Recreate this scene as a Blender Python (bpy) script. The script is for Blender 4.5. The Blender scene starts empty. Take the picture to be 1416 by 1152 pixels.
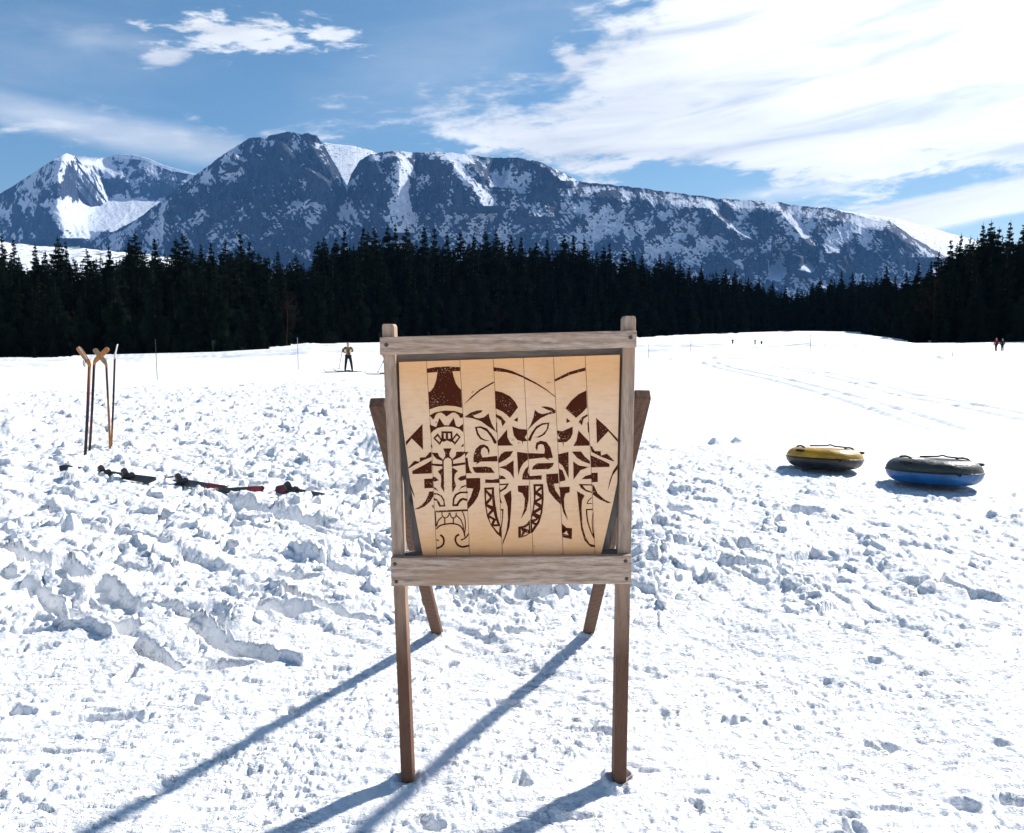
import bpy, bmesh, math, random
import numpy as np
from mathutils import Vector, Matrix
from mathutils.geometry import tessellate_polygon

random.seed(7)
R = math.radians
SC = bpy.context.scene
COL = SC.collection

# ------------------------------------------------------------------ camera
F = 1050.0                      # focal length in pixels of the 1416 px wide photograph
CAMH = 1.70
PITCH = math.atan((576 - 464) / F)
cam = bpy.data.cameras.new('camera')
cam.sensor_width = 36
cam.lens = 36 * F / 1416
cam.clip_start = 0.05
cam.clip_end = 60000
co = bpy.data.objects.new('camera', cam)
COL.objects.link(co)
co.location = (0, 0, CAMH)
co.rotation_euler = (R(90) - PITCH, 0, 0)
SC.camera = co
SC.cycles.max_bounces = 6
SC.cycles.diffuse_bounces = 3
SC.cycles.volume_bounces = 0

# ------------------------------------------------------------------ light
SUN_AZ, SUN_EL = R(50), R(38)   # azimuth measured from +Y (view direction) towards +X
SC.view_settings.view_transform = 'Standard'
SC.view_settings.look = 'None'
SC.view_settings.gamma = 1
SC.view_settings.exposure = 0.80
sl = bpy.data.lights.new('sun', 'SUN')
sl.energy = 4.6
sl.angle = R(2.0)
sl.color = (1.0, 0.965, 0.91)
so = bpy.data.objects.new('sun', sl)
COL.objects.link(so)
sd = Vector((math.sin(SUN_AZ) * math.cos(SUN_EL), math.cos(SUN_AZ) * math.cos(SUN_EL), math.sin(SUN_EL)))
so.rotation_euler = sd.to_track_quat('Z', 'Y').to_euler()
so.location = sd * 50

W = bpy.data.worlds.new("World")
SC.world = W
W.use_nodes = True
wt = W.node_tree
wt.nodes.clear()


class NG:
    """small helper that chains math nodes"""
    def __init__(self, tree):
        self.t = tree

    def n(self, kind, **kw):
        nd = self.t.nodes.new(kind)
        for k, v in kw.items():
            setattr(nd, k, v)
        return nd

    def put(self, sock, v):
        if isinstance(v, (int, float)):
            sock.default_value = v
        elif isinstance(v, (tuple, list)):
            sock.default_value = tuple(v) + ((1,) if len(v) == 3 and sock.type == 'RGBA' else ())
        else:
            self.t.links.new(v, sock)

    def m(self, op, a, b=0.0, c=0.0, clamp=False):
        nd = self.n('ShaderNodeMath', operation=op, use_clamp=clamp)
        self.put(nd.inputs[0], a)
        self.put(nd.inputs[1], b)
        self.put(nd.inputs[2], c)
        return nd.outputs[0]

    def ss(self, v, lo, hi, a=0.0, b=1.0):
        nd = self.n('ShaderNodeMapRange', interpolation_type='SMOOTHSTEP')
        self.put(nd.inputs['Value'], v)
        self.put(nd.inputs['From Min'], lo)
        self.put(nd.inputs['From Max'], hi)
        self.put(nd.inputs['To Min'], a)
        self.put(nd.inputs['To Max'], b)
        return nd.outputs['Result']

    def noise(self, vec, scale, detail=4, rough=0.5, dist=0.0, out=0, lac=2.0):
        nd = self.n('ShaderNodeTexNoise')
        if vec is not None:
            self.put(nd.inputs['Vector'], vec)
        nd.inputs['Scale'].default_value = scale
        nd.inputs['Detail'].default_value = detail
        nd.inputs['Roughness'].default_value = rough
        nd.inputs['Lacunarity'].default_value = lac
        nd.inputs['Distortion'].default_value = dist
        return nd.outputs[out]

    def mix(self, f, a, b):
        nd = self.n('ShaderNodeMix', data_type='RGBA')
        self.put(nd.inputs['Factor'], f)
        self.put(nd.inputs['A'], a)
        self.put(nd.inputs['B'], b)
        return nd.outputs['Result']

    def xyz(self, x, y, z):
        nd = self.n('ShaderNodeCombineXYZ')
        self.put(nd.inputs[0], x)
        self.put(nd.inputs[1], y)
        self.put(nd.inputs[2], z)
        return nd.outputs[0]

    def ramp(self, f, stops):
        nd = self.n('ShaderNodeValToRGB')
        el = nd.color_ramp.elements
        el[0].position, el[0].color = stops[0][0], tuple(stops[0][1]) + (1,)
        el[1].position, el[1].color = stops[-1][0], tuple(stops[-1][1]) + (1,)
        for p, c in stops[1:-1]:
            e = el.new(p)
            e.color = tuple(c) + (1,)
        self.put(nd.inputs[0], f)
        return nd.outputs[0]

    def mapping(self, vec, scale=(1, 1, 1), loc=(0, 0, 0), rot=(0, 0, 0)):
        nd = self.n('ShaderNodeMapping')
        self.put(nd.inputs['Vector'], vec)
        nd.inputs['Scale'].default_value = scale
        nd.inputs['Location'].default_value = loc
        nd.inputs['Rotation'].default_value = rot
        return nd.outputs[0]


g = NG(wt)
sky = g.n('ShaderNodeTexSky')
sky.sky_type = 'NISHITA'
sky.sun_disc = False
sky.sun_elevation = SUN_EL
sky.sun_rotation = SUN_AZ
sky.altitude = 1650
sky.air_density = 1.15
sky.dust_density = 0.9
sky.ozone_density = 1.6
WSTR = 0.070
tc = g.n('ShaderNodeTexCoord')
sep = g.n('ShaderNodeSeparateXYZ')
g.put(sep.inputs[0], tc.outputs['Generated'])
dx, dy, dz = sep.outputs
az = g.m('ARCTAN2', dx, dy)                       # azimuth from the view axis, radians, + to the right
el = g.m('ARCSINE', dz)                           # elevation
# noise that breaks up the cloud edges (streaky, tilted up to the right)
wv = g.xyz(az, g.m('MULTIPLY', el, 2.2), 0.0)
wv = g.mapping(wv, rot=(0, 0, R(-14)))
nA = g.noise(g.mapping(wv, scale=(1, 1.5, 1)), 7.0, 7, 0.62, 0.4)
nB = g.noise(g.mapping(wv, scale=(1, 1.6, 1), loc=(3, 1, 0)), 26.0, 6, 0.62, 0.25)
nC = g.noise(g.mapping(wv, scale=(1, 3.2, 1), loc=(5, 7, 0)), 4.5, 5, 0.55, 0.7)
nAc = g.m('SUBTRACT', nA, 0.5)
nBc = g.m('SUBTRACT', nB, 0.5)
nCc = g.m('SUBTRACT', nC, 0.5)


def dirpt(px, py):
    """photo position -> (azimuth, elevation) in radians"""
    x = (px - 708) / F
    v = (576 - py) / F
    d = Vector((x, math.cos(PITCH) + v * math.sin(PITCH), v * math.cos(PITCH) - math.sin(PITCH)))
    d.normalize()
    return math.atan2(d.x, d.y), math.asin(d.z)


def blob(px, py, rx, ry, ang, soft, na, nb, amp=1.0):
    """one cloud: a noisy ellipse round a direction of the sky"""
    a0, e0 = dirpt(px, py)
    u = g.m('SUBTRACT', az, a0)
    v = g.m('SUBTRACT', el, e0)
    c, s = math.cos(R(ang)), math.sin(R(ang))
    uu = g.m('MULTIPLY', g.m('ADD', g.m('MULTIPLY', u, c), g.m('MULTIPLY', v, s)), F / rx)
    vv = g.m('MULTIPLY', g.m('SUBTRACT', g.m('MULTIPLY', v, c), g.m('MULTIPLY', u, s)), F / ry)
    r = g.m('SQRT', g.m('ADD', g.m('MULTIPLY', uu, uu), g.m('MULTIPLY', vv, vv)))
    f = g.m('SUBTRACT', 1.0, r)
    f = g.m('ADD', f, g.m('MULTIPLY', nAc, na))
    f = g.m('ADD', f, g.m('MULTIPLY', nBc, nb))
    return g.ss(f, 0.0, soft, 0.0, amp)


def curve(vals, x):
    """piecewise smooth function of azimuth given in photo pixels -> elevation"""
    nd = g.n('ShaderNodeFloatCurve')
    a0, a1 = dirpt(-200, 464)[0], dirpt(1616, 464)[0]
    t = g.m('DIVIDE', g.m('SUBTRACT', x, a0), a1 - a0)
    g.put(nd.inputs['Value'], t)
    cm = nd.mapping.curves[0]
    pts = [((dirpt(px, 464)[0] - a0) / (a1 - a0), dirpt(px, py)[1]) for px, py in vals]
    while len(cm.points) < len(pts):
        cm.points.new(0.5, 0.5)
    for p, q in zip(cm.points, pts):
        p.location = q
    nd.mapping.use_clip = False
    nd.mapping.update()
    return nd.outputs[0]


# the big bright cloud deck on the right: between a lower and an upper/left boundary
low = curve([(-200, 150), (500, 190), (560, 196), (640, 212), (740, 232), (810, 243), (900, 222), (1000, 250), (1120, 266), (1240, 258), (1416, 236), (1616, 225)], az)
upp = curve([(-200, 150), (530, 184), (600, 150), (700, 128), (760, 95), (800, 40), (850, 0), (900, -60), (1000, -200), (1200, -300), (1616, -400)], az)
nz = g.m('ADD', g.m('MULTIPLY', nAc, 0.30), g.m('MULTIPLY', nBc, 0.15))
c1 = g.ss(g.m('ADD', g.m('SUBTRACT', el, low), g.m('MULTIPLY', nz, 0.5)), -0.012, 0.018)
c2 = g.ss(g.m('ADD', g.m('SUBTRACT', upp, el), nz), -0.02, 0.075)
deck = g.m('MULTIPLY', g.m('MULTIPLY', c1, c2), g.ss(nC, 0.30, 0.50, 0.78, 1.0))
clouds = [
    deck,
    blob(345, 50, 118, 24, 4, 0.7, 1.2, 3.2, 1.0),
    blob(455, 48, 52, 20, -12, 0.8, 1.2, 3.2, 0.9),
    blob(232, 80, 34, 12, 20, 0.8, 0.9, 1.8, 0.8),
    blob(790, 82, 40, 20, -35, 0.6, 1.0, 1.6, 0.9),
    blob(822, 112, 26, 10, -10, 0.8, 1.0, 1.6, 0.7),
    blob(1300, 292, 260, 26, 9, 0.35, 0.5, 0.4, 0.95),     # band above the right ridge
    blob(1120, 262, 150, 16, 2, 0.9, 0.9, 0.5, 0.6),
    blob(130, 178, 330, 26, -7, 0.9, 0.5, 0.3, 0.62),       # long pale cirrus on the left
    blob(290, 196, 150, 20, -8, 0.9, 0.6, 0.3, 0.4),
    blob(125, 52, 85, 18, 3, 1.3, 1.2, 0.5, 0.42),
    blob(640, 80, 330, 110, 20, 1.6, 1.1, 0.3, 0.3),        # veil left of the deck
    blob(60, 80, 260, 90, 10, 1.6, 1.4, 0.3, 0.22),
]
mask = clouds[0]
for c in clouds[1:]:
    mask = g.m('SUBTRACT', 1.0, g.m('MULTIPLY', g.m('SUBTRACT', 1.0, mask), g.m('SUBTRACT', 1.0, c)))
cl_b = g.m('ADD', 0.84, g.m('MULTIPLY', nCc, 0.7))          # thinner and thicker cloud
# forward scattering: cloud glows towards the sun
dotn = g.n('ShaderNodeVectorMath', operation='DOT_PRODUCT')
g.put(dotn.inputs[0], tc.outputs['Generated'])
dotn.inputs[1].default_value = sd
glow = g.ss(dotn.outputs['Value'], 0.70, 1.0, 0.72, 1.25)
cl_v = g.m('MULTIPLY', g.m('MULTIPLY', cl_b, glow), 1.02 / WSTR)
cl_col = g.n('ShaderNodeCombineColor')
g.put(cl_col.inputs[0], g.m('MULTIPLY', cl_v, 0.97))
g.put(cl_col.inputs[1], g.m('MULTIPLY', cl_v, 0.985))
g.put(cl_col.inputs[2], cl_v)
skc = g.n('ShaderNodeHueSaturation')
skc.inputs['Saturation'].default_value = 1.12
skc.inputs['Hue'].default_value = 0.488
skc.inputs['Value'].default_value = 0.92
g.put(skc.inputs['Color'], sky.outputs[0])
col = g.mix(mask, skc.outputs[0], cl_col.outputs[0])
bgn = g.n('ShaderNodeBackground')
g.put(bgn.inputs['Color'], col)
bgn.inputs['Strength'].default_value = WSTR
wo = g.n('ShaderNodeOutputWorld')
g.put(wo.inputs['Surface'], bgn.outputs[0])


# ------------------------------------------------------------------ helpers
def ray(px, py):
    x = (px - 708) / F
    v = (576 - py) / F
    return Vector((x, math.cos(PITCH) + v * math.sin(PITCH), v * math.cos(PITCH) - math.sin(PITCH)))


def at_depth(px, py, Y):
    d = ray(px, py)
    return Vector((0, 0, CAMH)) + d * (Y / d.y)


def tag(o, label=None, cat=None, group=None, kind=None):
    if label: o['label'] = label
    if cat: o['category'] = cat
    if group: o['group'] = group
    if kind: o['kind'] = kind
    return o


def mobj(name, verts, faces, mat=None, parent=None, smooth=False):
    me = bpy.data.meshes.new(name)
    me.from_pydata([tuple(v) for v in verts], [], faces)
    me.update()
    if smooth:
        me.polygons.foreach_set('use_smooth', [True] * len(me.polygons))
    if mat: me.materials.append(mat)
    o = bpy.data.objects.new(name, me)
    COL.objects.link(o)
    if parent: o.parent = parent
    return o


def bobj(name, bm, mat=None, parent=None, smooth=False):
    me = bpy.data.meshes.new(name)
    bmesh.ops.recalc_face_normals(bm, faces=bm.faces[:])
    bm.to_mesh(me)
    bm.free()
    if smooth:
        me.polygons.foreach_set('use_smooth', [True] * len(me.polygons))
    if mat: me.materials.append(mat)
    o = bpy.data.objects.new(name, me)
    COL.objects.link(o)
    if parent: o.parent = parent
    return o


def empty(name, loc=(0, 0, 0), rz=0.0):
    o = bpy.data.objects.new(name, None)
    COL.objects.link(o)
    o.location = loc
    o.rotation_euler = (0, 0, rz)
    o.empty_display_size = 0.1
    return o


def bevel(o, w, seg=2):
    m = o.modifiers.new('bevel', 'BEVEL')
    m.width = w
    m.segments = seg
    m.limit_method = 'ANGLE'
    return o


def tube(bm, pts, radii, n=10, cap=True, flat=1.0, axis=None):
    """lofted tube along points; flat scales one cross axis"""
    pts = [Vector(p) for p in pts]
    if isinstance(radii, (int, float)): radii = [radii] * len(pts)
    rings = []
    up = Vector(axis) if axis else Vector((0, 0, 1))
    for i, p in enumerate(pts):
        t = (pts[min(i + 1, len(pts) - 1)] - pts[max(i - 1, 0)]).normalized()
        u = t.cross(up)
        if u.length < 1e-3: u = t.cross(Vector((0, 1, 0)))
        u.normalize()
        w = u.cross(t).normalized()
        rings.append([bm.verts.new(p + (u * math.cos(2 * math.pi * k / n) + w * flat * math.sin(2 * math.pi * k / n)) * radii[i]) for k in range(n)])
    for a, b in zip(rings, rings[1:]):
        for k in range(n):
            bm.faces.new((a[k], a[(k + 1) % n], b[(k + 1) % n], b[k]))
    if cap:
        bm.faces.new(rings[0][::-1])
        bm.faces.new(rings[-1])


def material(name, base=(0.5, 0.5, 0.5), rough=0.6, spec=0.3, build=None, bump=None, metallic=0.0):
    m = bpy.data.materials.new(name)
    m.use_nodes = True
    t = m.node_tree
    b = t.nodes['Principled BSDF']
    b.inputs['Base Color'].default_value = tuple(base) + (1,)
    b.inputs['Roughness'].default_value = rough
    b.inputs['Specular IOR Level'].default_value = spec
    b.inputs['Metallic'].default_value = metallic
    gg = NG(t)
    if build: build(gg, b)
    return m


def obco(gg, which='Object'):
    return gg.n('ShaderNodeTexCoord').outputs[which]


def addbump(gg, b, h, strength=0.3, dist=0.01):
    bn = gg.n('ShaderNodeBump')
    bn.inputs['Strength'].default_value = strength
    bn.inputs['Distance'].default_value = dist
    gg.put(bn.inputs['Height'], h)
    gg.put(b.inputs['Normal'], bn.outputs[0])


def mottled(name, c1, c2, scale=20, rough=0.6, spec=0.3, bstr=0.15, bdist=0.004):
    def bld(gg, b):
        n = gg.noise(obco(gg), scale, 4, 0.6)
        gg.put(b.inputs['Base Color'], gg.mix(gg.ss(n, 0.35, 0.65), c1, c2))
        addbump(gg, b, gg.noise(obco(gg), scale * 4, 3, 0.6), bstr, bdist)
    return material(name, c1, rough, spec, bld)


# ------------------------------------------------------------------ numpy noise
def _h(ix, iy, s):
    n = (ix.astype(np.int64) * 374761393 + iy.astype(np.int64) * 668265263 + s * 974634777) & 0xffffffff
    n = ((n ^ (n >> 13)) * 1274126177) & 0xffffffff
    n = (n ^ (n >> 16)) & 0xffffffff
    n = (n * 2246822519) & 0xffffffff
    return ((n ^ (n >> 15)) & 0xffffff) / float(0xffffff)


def vn(x, y, s=0):
    """gradient noise, about -1..1"""
    x0 = np.floor(x); y0 = np.floor(y)
    fx = x - x0; fy = y - y0
    u = fx * fx * fx * (fx * (fx * 6 - 15) + 10)
    v = fy * fy * fy * (fy * (fy * 6 - 15) + 10)
    def gr(ax, ay):
        a = _h(x0 + ax, y0 + ay, s) * 2 * math.pi
        return np.cos(a) * (fx - ax) + np.sin(a) * (fy - ay)
    return 1.5 * ((gr(0, 0) * (1 - u) + gr(1, 0) * u) * (1 - v) + (gr(0, 1) * (1 - u) + gr(1, 1) * u) * v)


def fbm(x, y, o=4, s=0, gain=0.5, lac=2.03):
    a, t, n = 1.0, 0.0, 0.0
    for i in range(o):
        n = n + a * vn(x, y, s + i * 17)
        t += a
        a *= gain
        x = x * lac + 3.1; y = y * lac + 1.7
    return n / t


def ridged(x, y, o=4, s=0, gain=0.5):
    a, t, n = 1.0, 0.0, 0.0
    for i in range(o):
        n = n + a * (1 - np.abs(vn(x, y, s + i * 13)) * 1.6)
        t += a
        a *= gain
        x = x * 2.1 + 5.3; y = y * 2.1 + 2.9
    return n / t


def sst(v, a, b):
    t = np.clip((v - a) / (b - a), 0, 1)
    return t * t * (3 - 2 * t)


def lumps(x, y, s, rad=0.42, keep=0.5):
    """scattered round lumps/pits on a unit lattice: 0..1, with random size and presence"""
    x0 = np.floor(x); y0 = np.floor(y)
    out = np.zeros_like(x)
    for ox in (-1, 0, 1):
        for oy in (-1, 0, 1):
            cx, cy = x0 + ox, y0 + oy
            h = _h(cx, cy, s)
            r = rad * (0.35 + 0.65 * _h(cx, cy, s + 3))
            qx = cx + 0.5 + 0.6 * (_h(cx, cy, s + 1) - 0.5)
            qy = cy + 0.5 + 0.6 * (_h(cx, cy, s + 2) - 0.5)
            d = np.sqrt((x - qx) ** 2 + (y - qy) ** 2) / r
            v = np.where(h < keep, np.sqrt(np.clip(1 - d * d, 0, 1)) * r / rad, 0)
            out = np.maximum(out, v)
    return out


def blocks(x, y, s):
    """voronoi cells with random tilted tops: broken slabs of snow"""
    x0 = np.floor(x); y0 = np.floor(y)
    best = np.full_like(x, 9.0); sec = np.full_like(x, 9.0)
    val = np.zeros_like(x)
    for ox in (-1, 0, 1):
        for oy in (-1, 0, 1):
            cx, cy = x0 + ox, y0 + oy
            qx = cx + _h(cx, cy, s + 1)
            qy = cy + _h(cx, cy, s + 2)
            d = np.sqrt((x - qx) ** 2 + (y - qy) ** 2)
            hv = _h(cx, cy, s + 5) ** 2 + 0.8 * (x - qx) * (_h(cx, cy, s + 6) - 0.5) + 0.8 * (y - qy) * (_h(cx, cy, s + 7) - 0.5)
            m = d < best
            sec = np.where(m, best, np.minimum(sec, d))
            val = np.where(m, hv, val)
            best = np.where(m, d, best)
    return val * sst(sec - best, 0.0, 0.14)


# ------------------------------------------------------------------ ground shape
EDGE = [(-900, 90, 496), (-300, 95, 496), (0, 100, 494), (130, 105, 492), (300, 112, 487), (400, 125, 480), (430, 140, 475), (530, 158, 473),
        (700, 180, 470), (880, 190, 467), (1000, 210, 462), (1100, 220, 459), (1180, 200, 460), (1235, 140, 469),
        (1262, 115, 475), (1416, 105, 475), (1700, 105, 475), (2400, 100, 475)]
E_u = np.array([(e[0] - 708) / F for e in EDGE])
E_D = np.array([e[1] for e in EDGE], float)
E_z = np.array([CAMH - (e[2] - 464) / F * e[1] for e in EDGE])


def edge_at(u):
    return np.interp(u, E_u, E_D), np.interp(u, E_u, E_z)


def base_ground(x, y):
    """broad lie of the snow field: flat near, easing to the forest edge, rising under the forest"""
    yy = np.maximum(y, 0.5)
    D, Z = edge_at(x / yy)
    t = np.clip((y - 14) / (D - 14), 0, None)
    z = Z * np.where(t < 1, t * t * (3 - 2 * t) * 0.5 + 0.5 * t, 1.0)
    z = z + np.where(y > D, np.minimum((y - D) * 0.06, 9.0), 0.0)
    far = sst(y, 500, 1500)
    z = np.where(y > 0, z, 0) * (1 - far) + far * -20.0
    return z


def ground_hit(px, py):
    """where the sight line through a photo pixel meets the broad ground"""
    d = ray(px, py)
    lo, hi = 1.0, 400.0
    Y = lo
    while Y < hi:
        p = Vector((0, 0, CAMH)) + d * (Y / d.y)
        if p.z <= float(base_ground(np.array(p.x), np.array(p.y))):
            break
        Y *= 1.004
    return p.x, p.y


# dents and mounds one can point to in the photograph: px, py, rx, ry (px), depth (m, + is a pit), turn
def gdist(py):
    d = ray(708, py)
    return CAMH * d.y / -d.z


def gpx(px, py):
    p = at_depth(px, py, gdist(py))
    return p.x, p.y


DENTS = [(305, 921, 46, 8, .07), (380, 846, 62, 10, .10), (176, 930, 12, 12, .08), (147, 990, 70, 7, .06), (267, 970, 15, 7, .05),
         (30, 869, 36, 8, .06), (46, 897, 32, 7, .06), (25, 981, 28, 7, .06), (214, 1088, 20, 5, .05), (324, 1042, 14, 5, .05),
         (34, 1078, 17, 6, .05), (408, 983, 14, 7, .05), (1323, 1117, 26, 7, .05), (1385, 1108, 28, 6, .045), (1186, 1147, 24, 5, .05),
         (307, 758, 18, 9, .12), (399, 800, 40, 9, .13), (222, 719, 20, 6, .12), (343, 671, 22, 6, .14), (424, 678, 26, 6, .14),
         (484, 680, 20, 5, .12), (124, 733, 18, 5, .1), (92, 772, 26, 6, .1), (512, 705, 16, 8, .12), (640, 824, 40, 7, .10),
         (700, 872, 40, 5, .06), (745, 824, 44, 9, .10), (60, 700, 20, 5, .12), (440, 720, 30, 5, .1), (936, 704, 26, 6, .08),
         (1110, 708, 26, 6, .08), (1024, 754, 16, 5, .06), (905, 768, 20, 6, .07), (1232, 1030, 14, 4, .04), (1010, 994, 26, 6, .05),
         (960, 1120, 16, 4, .04), (1330, 866, 30, 5, .05), (700, 975, 28, 6, .05), (620, 918, 14, 6, .05), (720, 1082, 22, 5, .05),
         (590, 1148, 22, 6, .05), (525, 1072, 20, 6, .05), (900, 926, 22, 5, .04), (920, 984, 18, 4, .04), (470, 760, 26, 6, .1),
         (590, 745, 24, 5, .1), (1200, 917, 18, 5, .05), (1205, 1025, 10, 4, .04), (1150, 945, 24, 4, .04)]
TRENCH = [([(30, 803), (61, 827), (103, 853), (183, 872)], 7, .09), ([(141, 804), (180, 838), (236, 842), (267, 869), (336, 899), (374, 914)], 7, .08),
          ([(187, 890), (214, 907), (248, 920)], 5, .07), ([(310, 690), (345, 703), (417, 719)], 5, .10),
          ([(70, 840), (96, 862), (160, 880)], 4, -.05), ([(220, 838), (330, 890), (420, 925)], 5, -.05), ([(400, 820), (470, 850), (520, 858)], 3, .05),
          ([(620, 890), (670, 905), (722, 922)], 3, .04), ([(0, 760), (60, 775), (110, 800)], 5, .07)]
MOUNDS = [(27, 598, 20, 7, .26), (520, 622, 26, 7, .22), (1020, 612, 10, 2, .1), (990, 614, 10, 2, .1), (100, 735, 14, 5, .12),
          (345, 690, 30, 4, .05), (640, 800, 34, 6, .08), (780, 806, 30, 6, .07)]


def px_to_ground_r(py, rx, ry):
    d = gdist(py)
    return rx * d / F, ry * d * d / (F * CAMH)


FEAT = []
for (px, py, rx, ry, dep) in DENTS:
    d = gdist(py)
    a, b = px_to_ground_r(py, rx, ry)
    FEAT.append((gpx(px, py)[0], d, a, max(b, 0.045), -dep))
MND = []
for (px, py, rx, ry, h) in MOUNDS:
    d = gdist(py)
    a, b = px_to_ground_r(py, rx, ry)
    MND.append((gpx(px, py)[0], d, a, max(b, 0.14), h))
TRN = []
for pts, w, dep in TRENCH:
    q = []
    for px, py in pts:
        d = gdist(py)
        q.append((gpx(px, py)[0], d, w * d * d / (F * CAMH)))
    TRN.append((q, -dep))

# ski tracks curving over the smooth field and the path edge far right
TRACKS = [[(965, 500), (1010, 510), (1080, 525), (1150, 543), (1216, 562), (1300, 590)], [(1070, 505), (1130, 514), (1190, 528), (1250, 545), (1330, 558), (1440, 580)],
          [(930, 498), (990, 497), (1150, 498), (1300, 499), (1500, 501)]]
TR = [[ground_hit(px, py) for px, py in t] for t in TRACKS]


BY = 2.71                       # distance of the board's front plane
FEET = [(at_depth(563, 1088, BY).x, BY + .03), (at_depth(857, 1088, BY).x, BY + .03), gpx(605.5, 875), gpx(813, 875)]


def seg_dist(x, y, a, b):
    ax, ay = a[0], a[1]
    bx, by = b[0] - ax, b[1] - ay
    t = np.clip(((x - ax) * bx + (y - ay) * by) / (bx * bx + by * by), 0, 1)
    return np.hypot(x - ax - t * bx, y - ay - t * by), t


def rough_ground(x, y):
    d = np.hypot(x, y)
    wx = x + 0.10 * fbm(x * 1.7, y * 1.7, 3, 91)
    wy = y + 0.10 * fbm(x * 1.7, y * 1.7, 3, 47)
    # where the snow is trampled and where it is groomed
    line = (y - 13) + (x - 2.1) * (13 - 7.9) / (5.3 - 2.1)           # > 0 : groomed, right
    zone = fbm(x * 0.35, y * 0.35, 3, 5)
    right = 1 - sst(line + 2.2 * zone, -0.8, 1.6)
    left = (1 - sst(y + 5 * zone + 0.25 * np.abs(x + 8), 22, 33)) * sst(-x + 0.9 + 2.5 * zone - 0.02 * y, -0.6, 1.5)
    w = np.maximum(right * (1 - sst(y, 16, 22)), left)
    near = 1 - sst(y + 0.8 * zone - 0.06 * x, 3.6, 5.2)             # flatter, finely pitted foreground
    chunk = w * (1 - 0.92 * near) * (1 - 0.6 * sst(x + 0.35 * y, 3.0, 6.5))
    # broad swell
    z = 0.05 * fbm(x * 0.55, y * 0.55, 3, 1) * (0.25 + 0.75 * w)
    # broken slabs, two sizes
    patch = sst(fbm(x * 0.8, y * 0.8, 3, 23), -0.25, 0.25)
    z = z + chunk * patch * 0.095 * blocks(wx * 3.0, wy * 2.4, 11)
    z = z + chunk * 0.070 * blocks(wx * 7.5, wy * 6.0, 12) * (0.35 + 0.65 * sst(fbm(x * 1.3, y * 1.3, 2, 31), -0.2, 0.3))
    # furrows running towards the lower right
    c, s = math.cos(-0.66), math.sin(-0.66)
    fu, fv = wx * c + wy * s, -wx * s + wy * c
    fur = sst(fbm(fu * 0.55, fv * 3.2, 3, 61), 0.06, 0.42)
    z = z - fur * 0.055 * w * sst(-x, -2.4, 0.6) * (1 - sst(y, 9, 13)) * sst(y + 0 * x, 3.3, 4.2)
    # lumps and pits of all sizes
    cl = sst(fbm(wx * 1.9, wy * 1.9, 3, 73), -0.12, 0.32)
    z = z + w * cl * 0.038 * lumps(wx * 9, wy * 9, 101, 0.46, 0.4) * (1 - 0.7 * near)
    z = z + w * (0.08 + 0.92 * cl) * 0.011 * (lumps(wx * 22, wy * 20, 131, 0.44, 0.34) - lumps(wx * 17, wy * 21, 231, 0.46, 0.3))
    if True:
        mclose = 1 - sst(d, 9, 15)
        z = z + w * (0.05 + 0.95 * cl) * 0.006 * (lumps(wx * 52, wy * 46, 151, 0.48, 0.4) - lumps(wx * 38, wy * 48, 251, 0.48, 0.3)) * mclose
        # shallow gouges stretched sideways, typical of the near snow
        gu = sst(fbm(x * 3.1 + 0.4 * y, y * 13.0, 3, 83), 0.30, 0.46)
        gm = sst(fbm(x * 1.1, y * 1.1, 2, 87), -0.15, 0.3)
        z = z - gu * gm * 0.030 * w * (1 - 0.4 * chunk) * (1 - sst(d, 8, 14))
        gu2 = sst(fbm(x * 9 + 1.0 * y, y * 30.0, 2, 89), 0.26, 0.42)
        z = z - gu2 * 0.010 * w * (1 - sst(d, 5, 9))
    z = z + 0.006 * fbm(x * 6, y * 6, 3, 41) * (0.3 + w) + w * 0.021 * fbm(x * 13, y * 12, 4, 45, 0.62) * (1 - 0.5 * near)
    z = z + 0.010 * fbm(x * 0.9, y * 2.4, 3, 43) * (1 - w)
    for (cx, cy, a, b, dep) in FEAT:
        m = (np.abs(x - cx) < a * 1.7) & (np.abs(y - cy) < b * 1.9)
        if m.any():
            xx, yy = wx[m], wy[m]
            r = np.sqrt(((xx - cx) / a) ** 2 + ((yy - cy - 0.0) / b) ** 2) + 0.28 * fbm(xx * 9, yy * 9, 3, 7)
            soft = 1.0 if cy < 5.0 and abs(dep) < .061 else 0.0
            z[m] += dep * (1.15 - 0.45 * soft) * (1 - sst(r + soft * 0.5 * vn(xx * 26, yy * 26, 5), 0.62 - 0.50 * soft, 1.0 + 0.15 * soft)) + 0.10 * abs(dep) * np.exp(-((r - 1.12) / 0.2) ** 2)
    for (cx, cy, a, b, h) in MND:
        m = (np.abs(x - cx) < a * 1.5) & (np.abs(y - cy) < b * 2)
        if m.any():
            xx, yy = x[m], y[m]
            r = np.maximum(np.abs(xx - cx) / a + 0.2 * vn(xx * 6, yy * 6, 3), np.abs(yy - cy) / b) + 0.1 * vn(xx * 9, yy * 9, 4)
            z[m] += h * (1 - sst(r, 0.15, 1.0))
    for q, dep in TRN:
        for a, b in zip(q, q[1:]):
            wd = max(a[2], b[2]) * 1.6
            m = (x > min(a[0], b[0]) - wd) & (x < max(a[0], b[0]) + wd) & (y > min(a[1], b[1]) - wd) & (y < max(a[1], b[1]) + wd)
            if m.any():
                dd, t = seg_dist(wx[m], wy[m], a, b)
                r = dd / ((1 - t) * a[2] + t * b[2]) + 0.35 * fbm(x[m] * 7, y[m] * 7, 3, 9)
                z[m] = np.minimum(z[m], dep * (1 - sst(r, 0.45, 1.0)) + 0.02 * fbm(x[m] * 8, y[m] * 8, 2, 3) + 1e3 * (r > 1)) if dep < 0 else z[m] + dep * (1 - sst(r, 0.3, 1.0))
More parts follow.
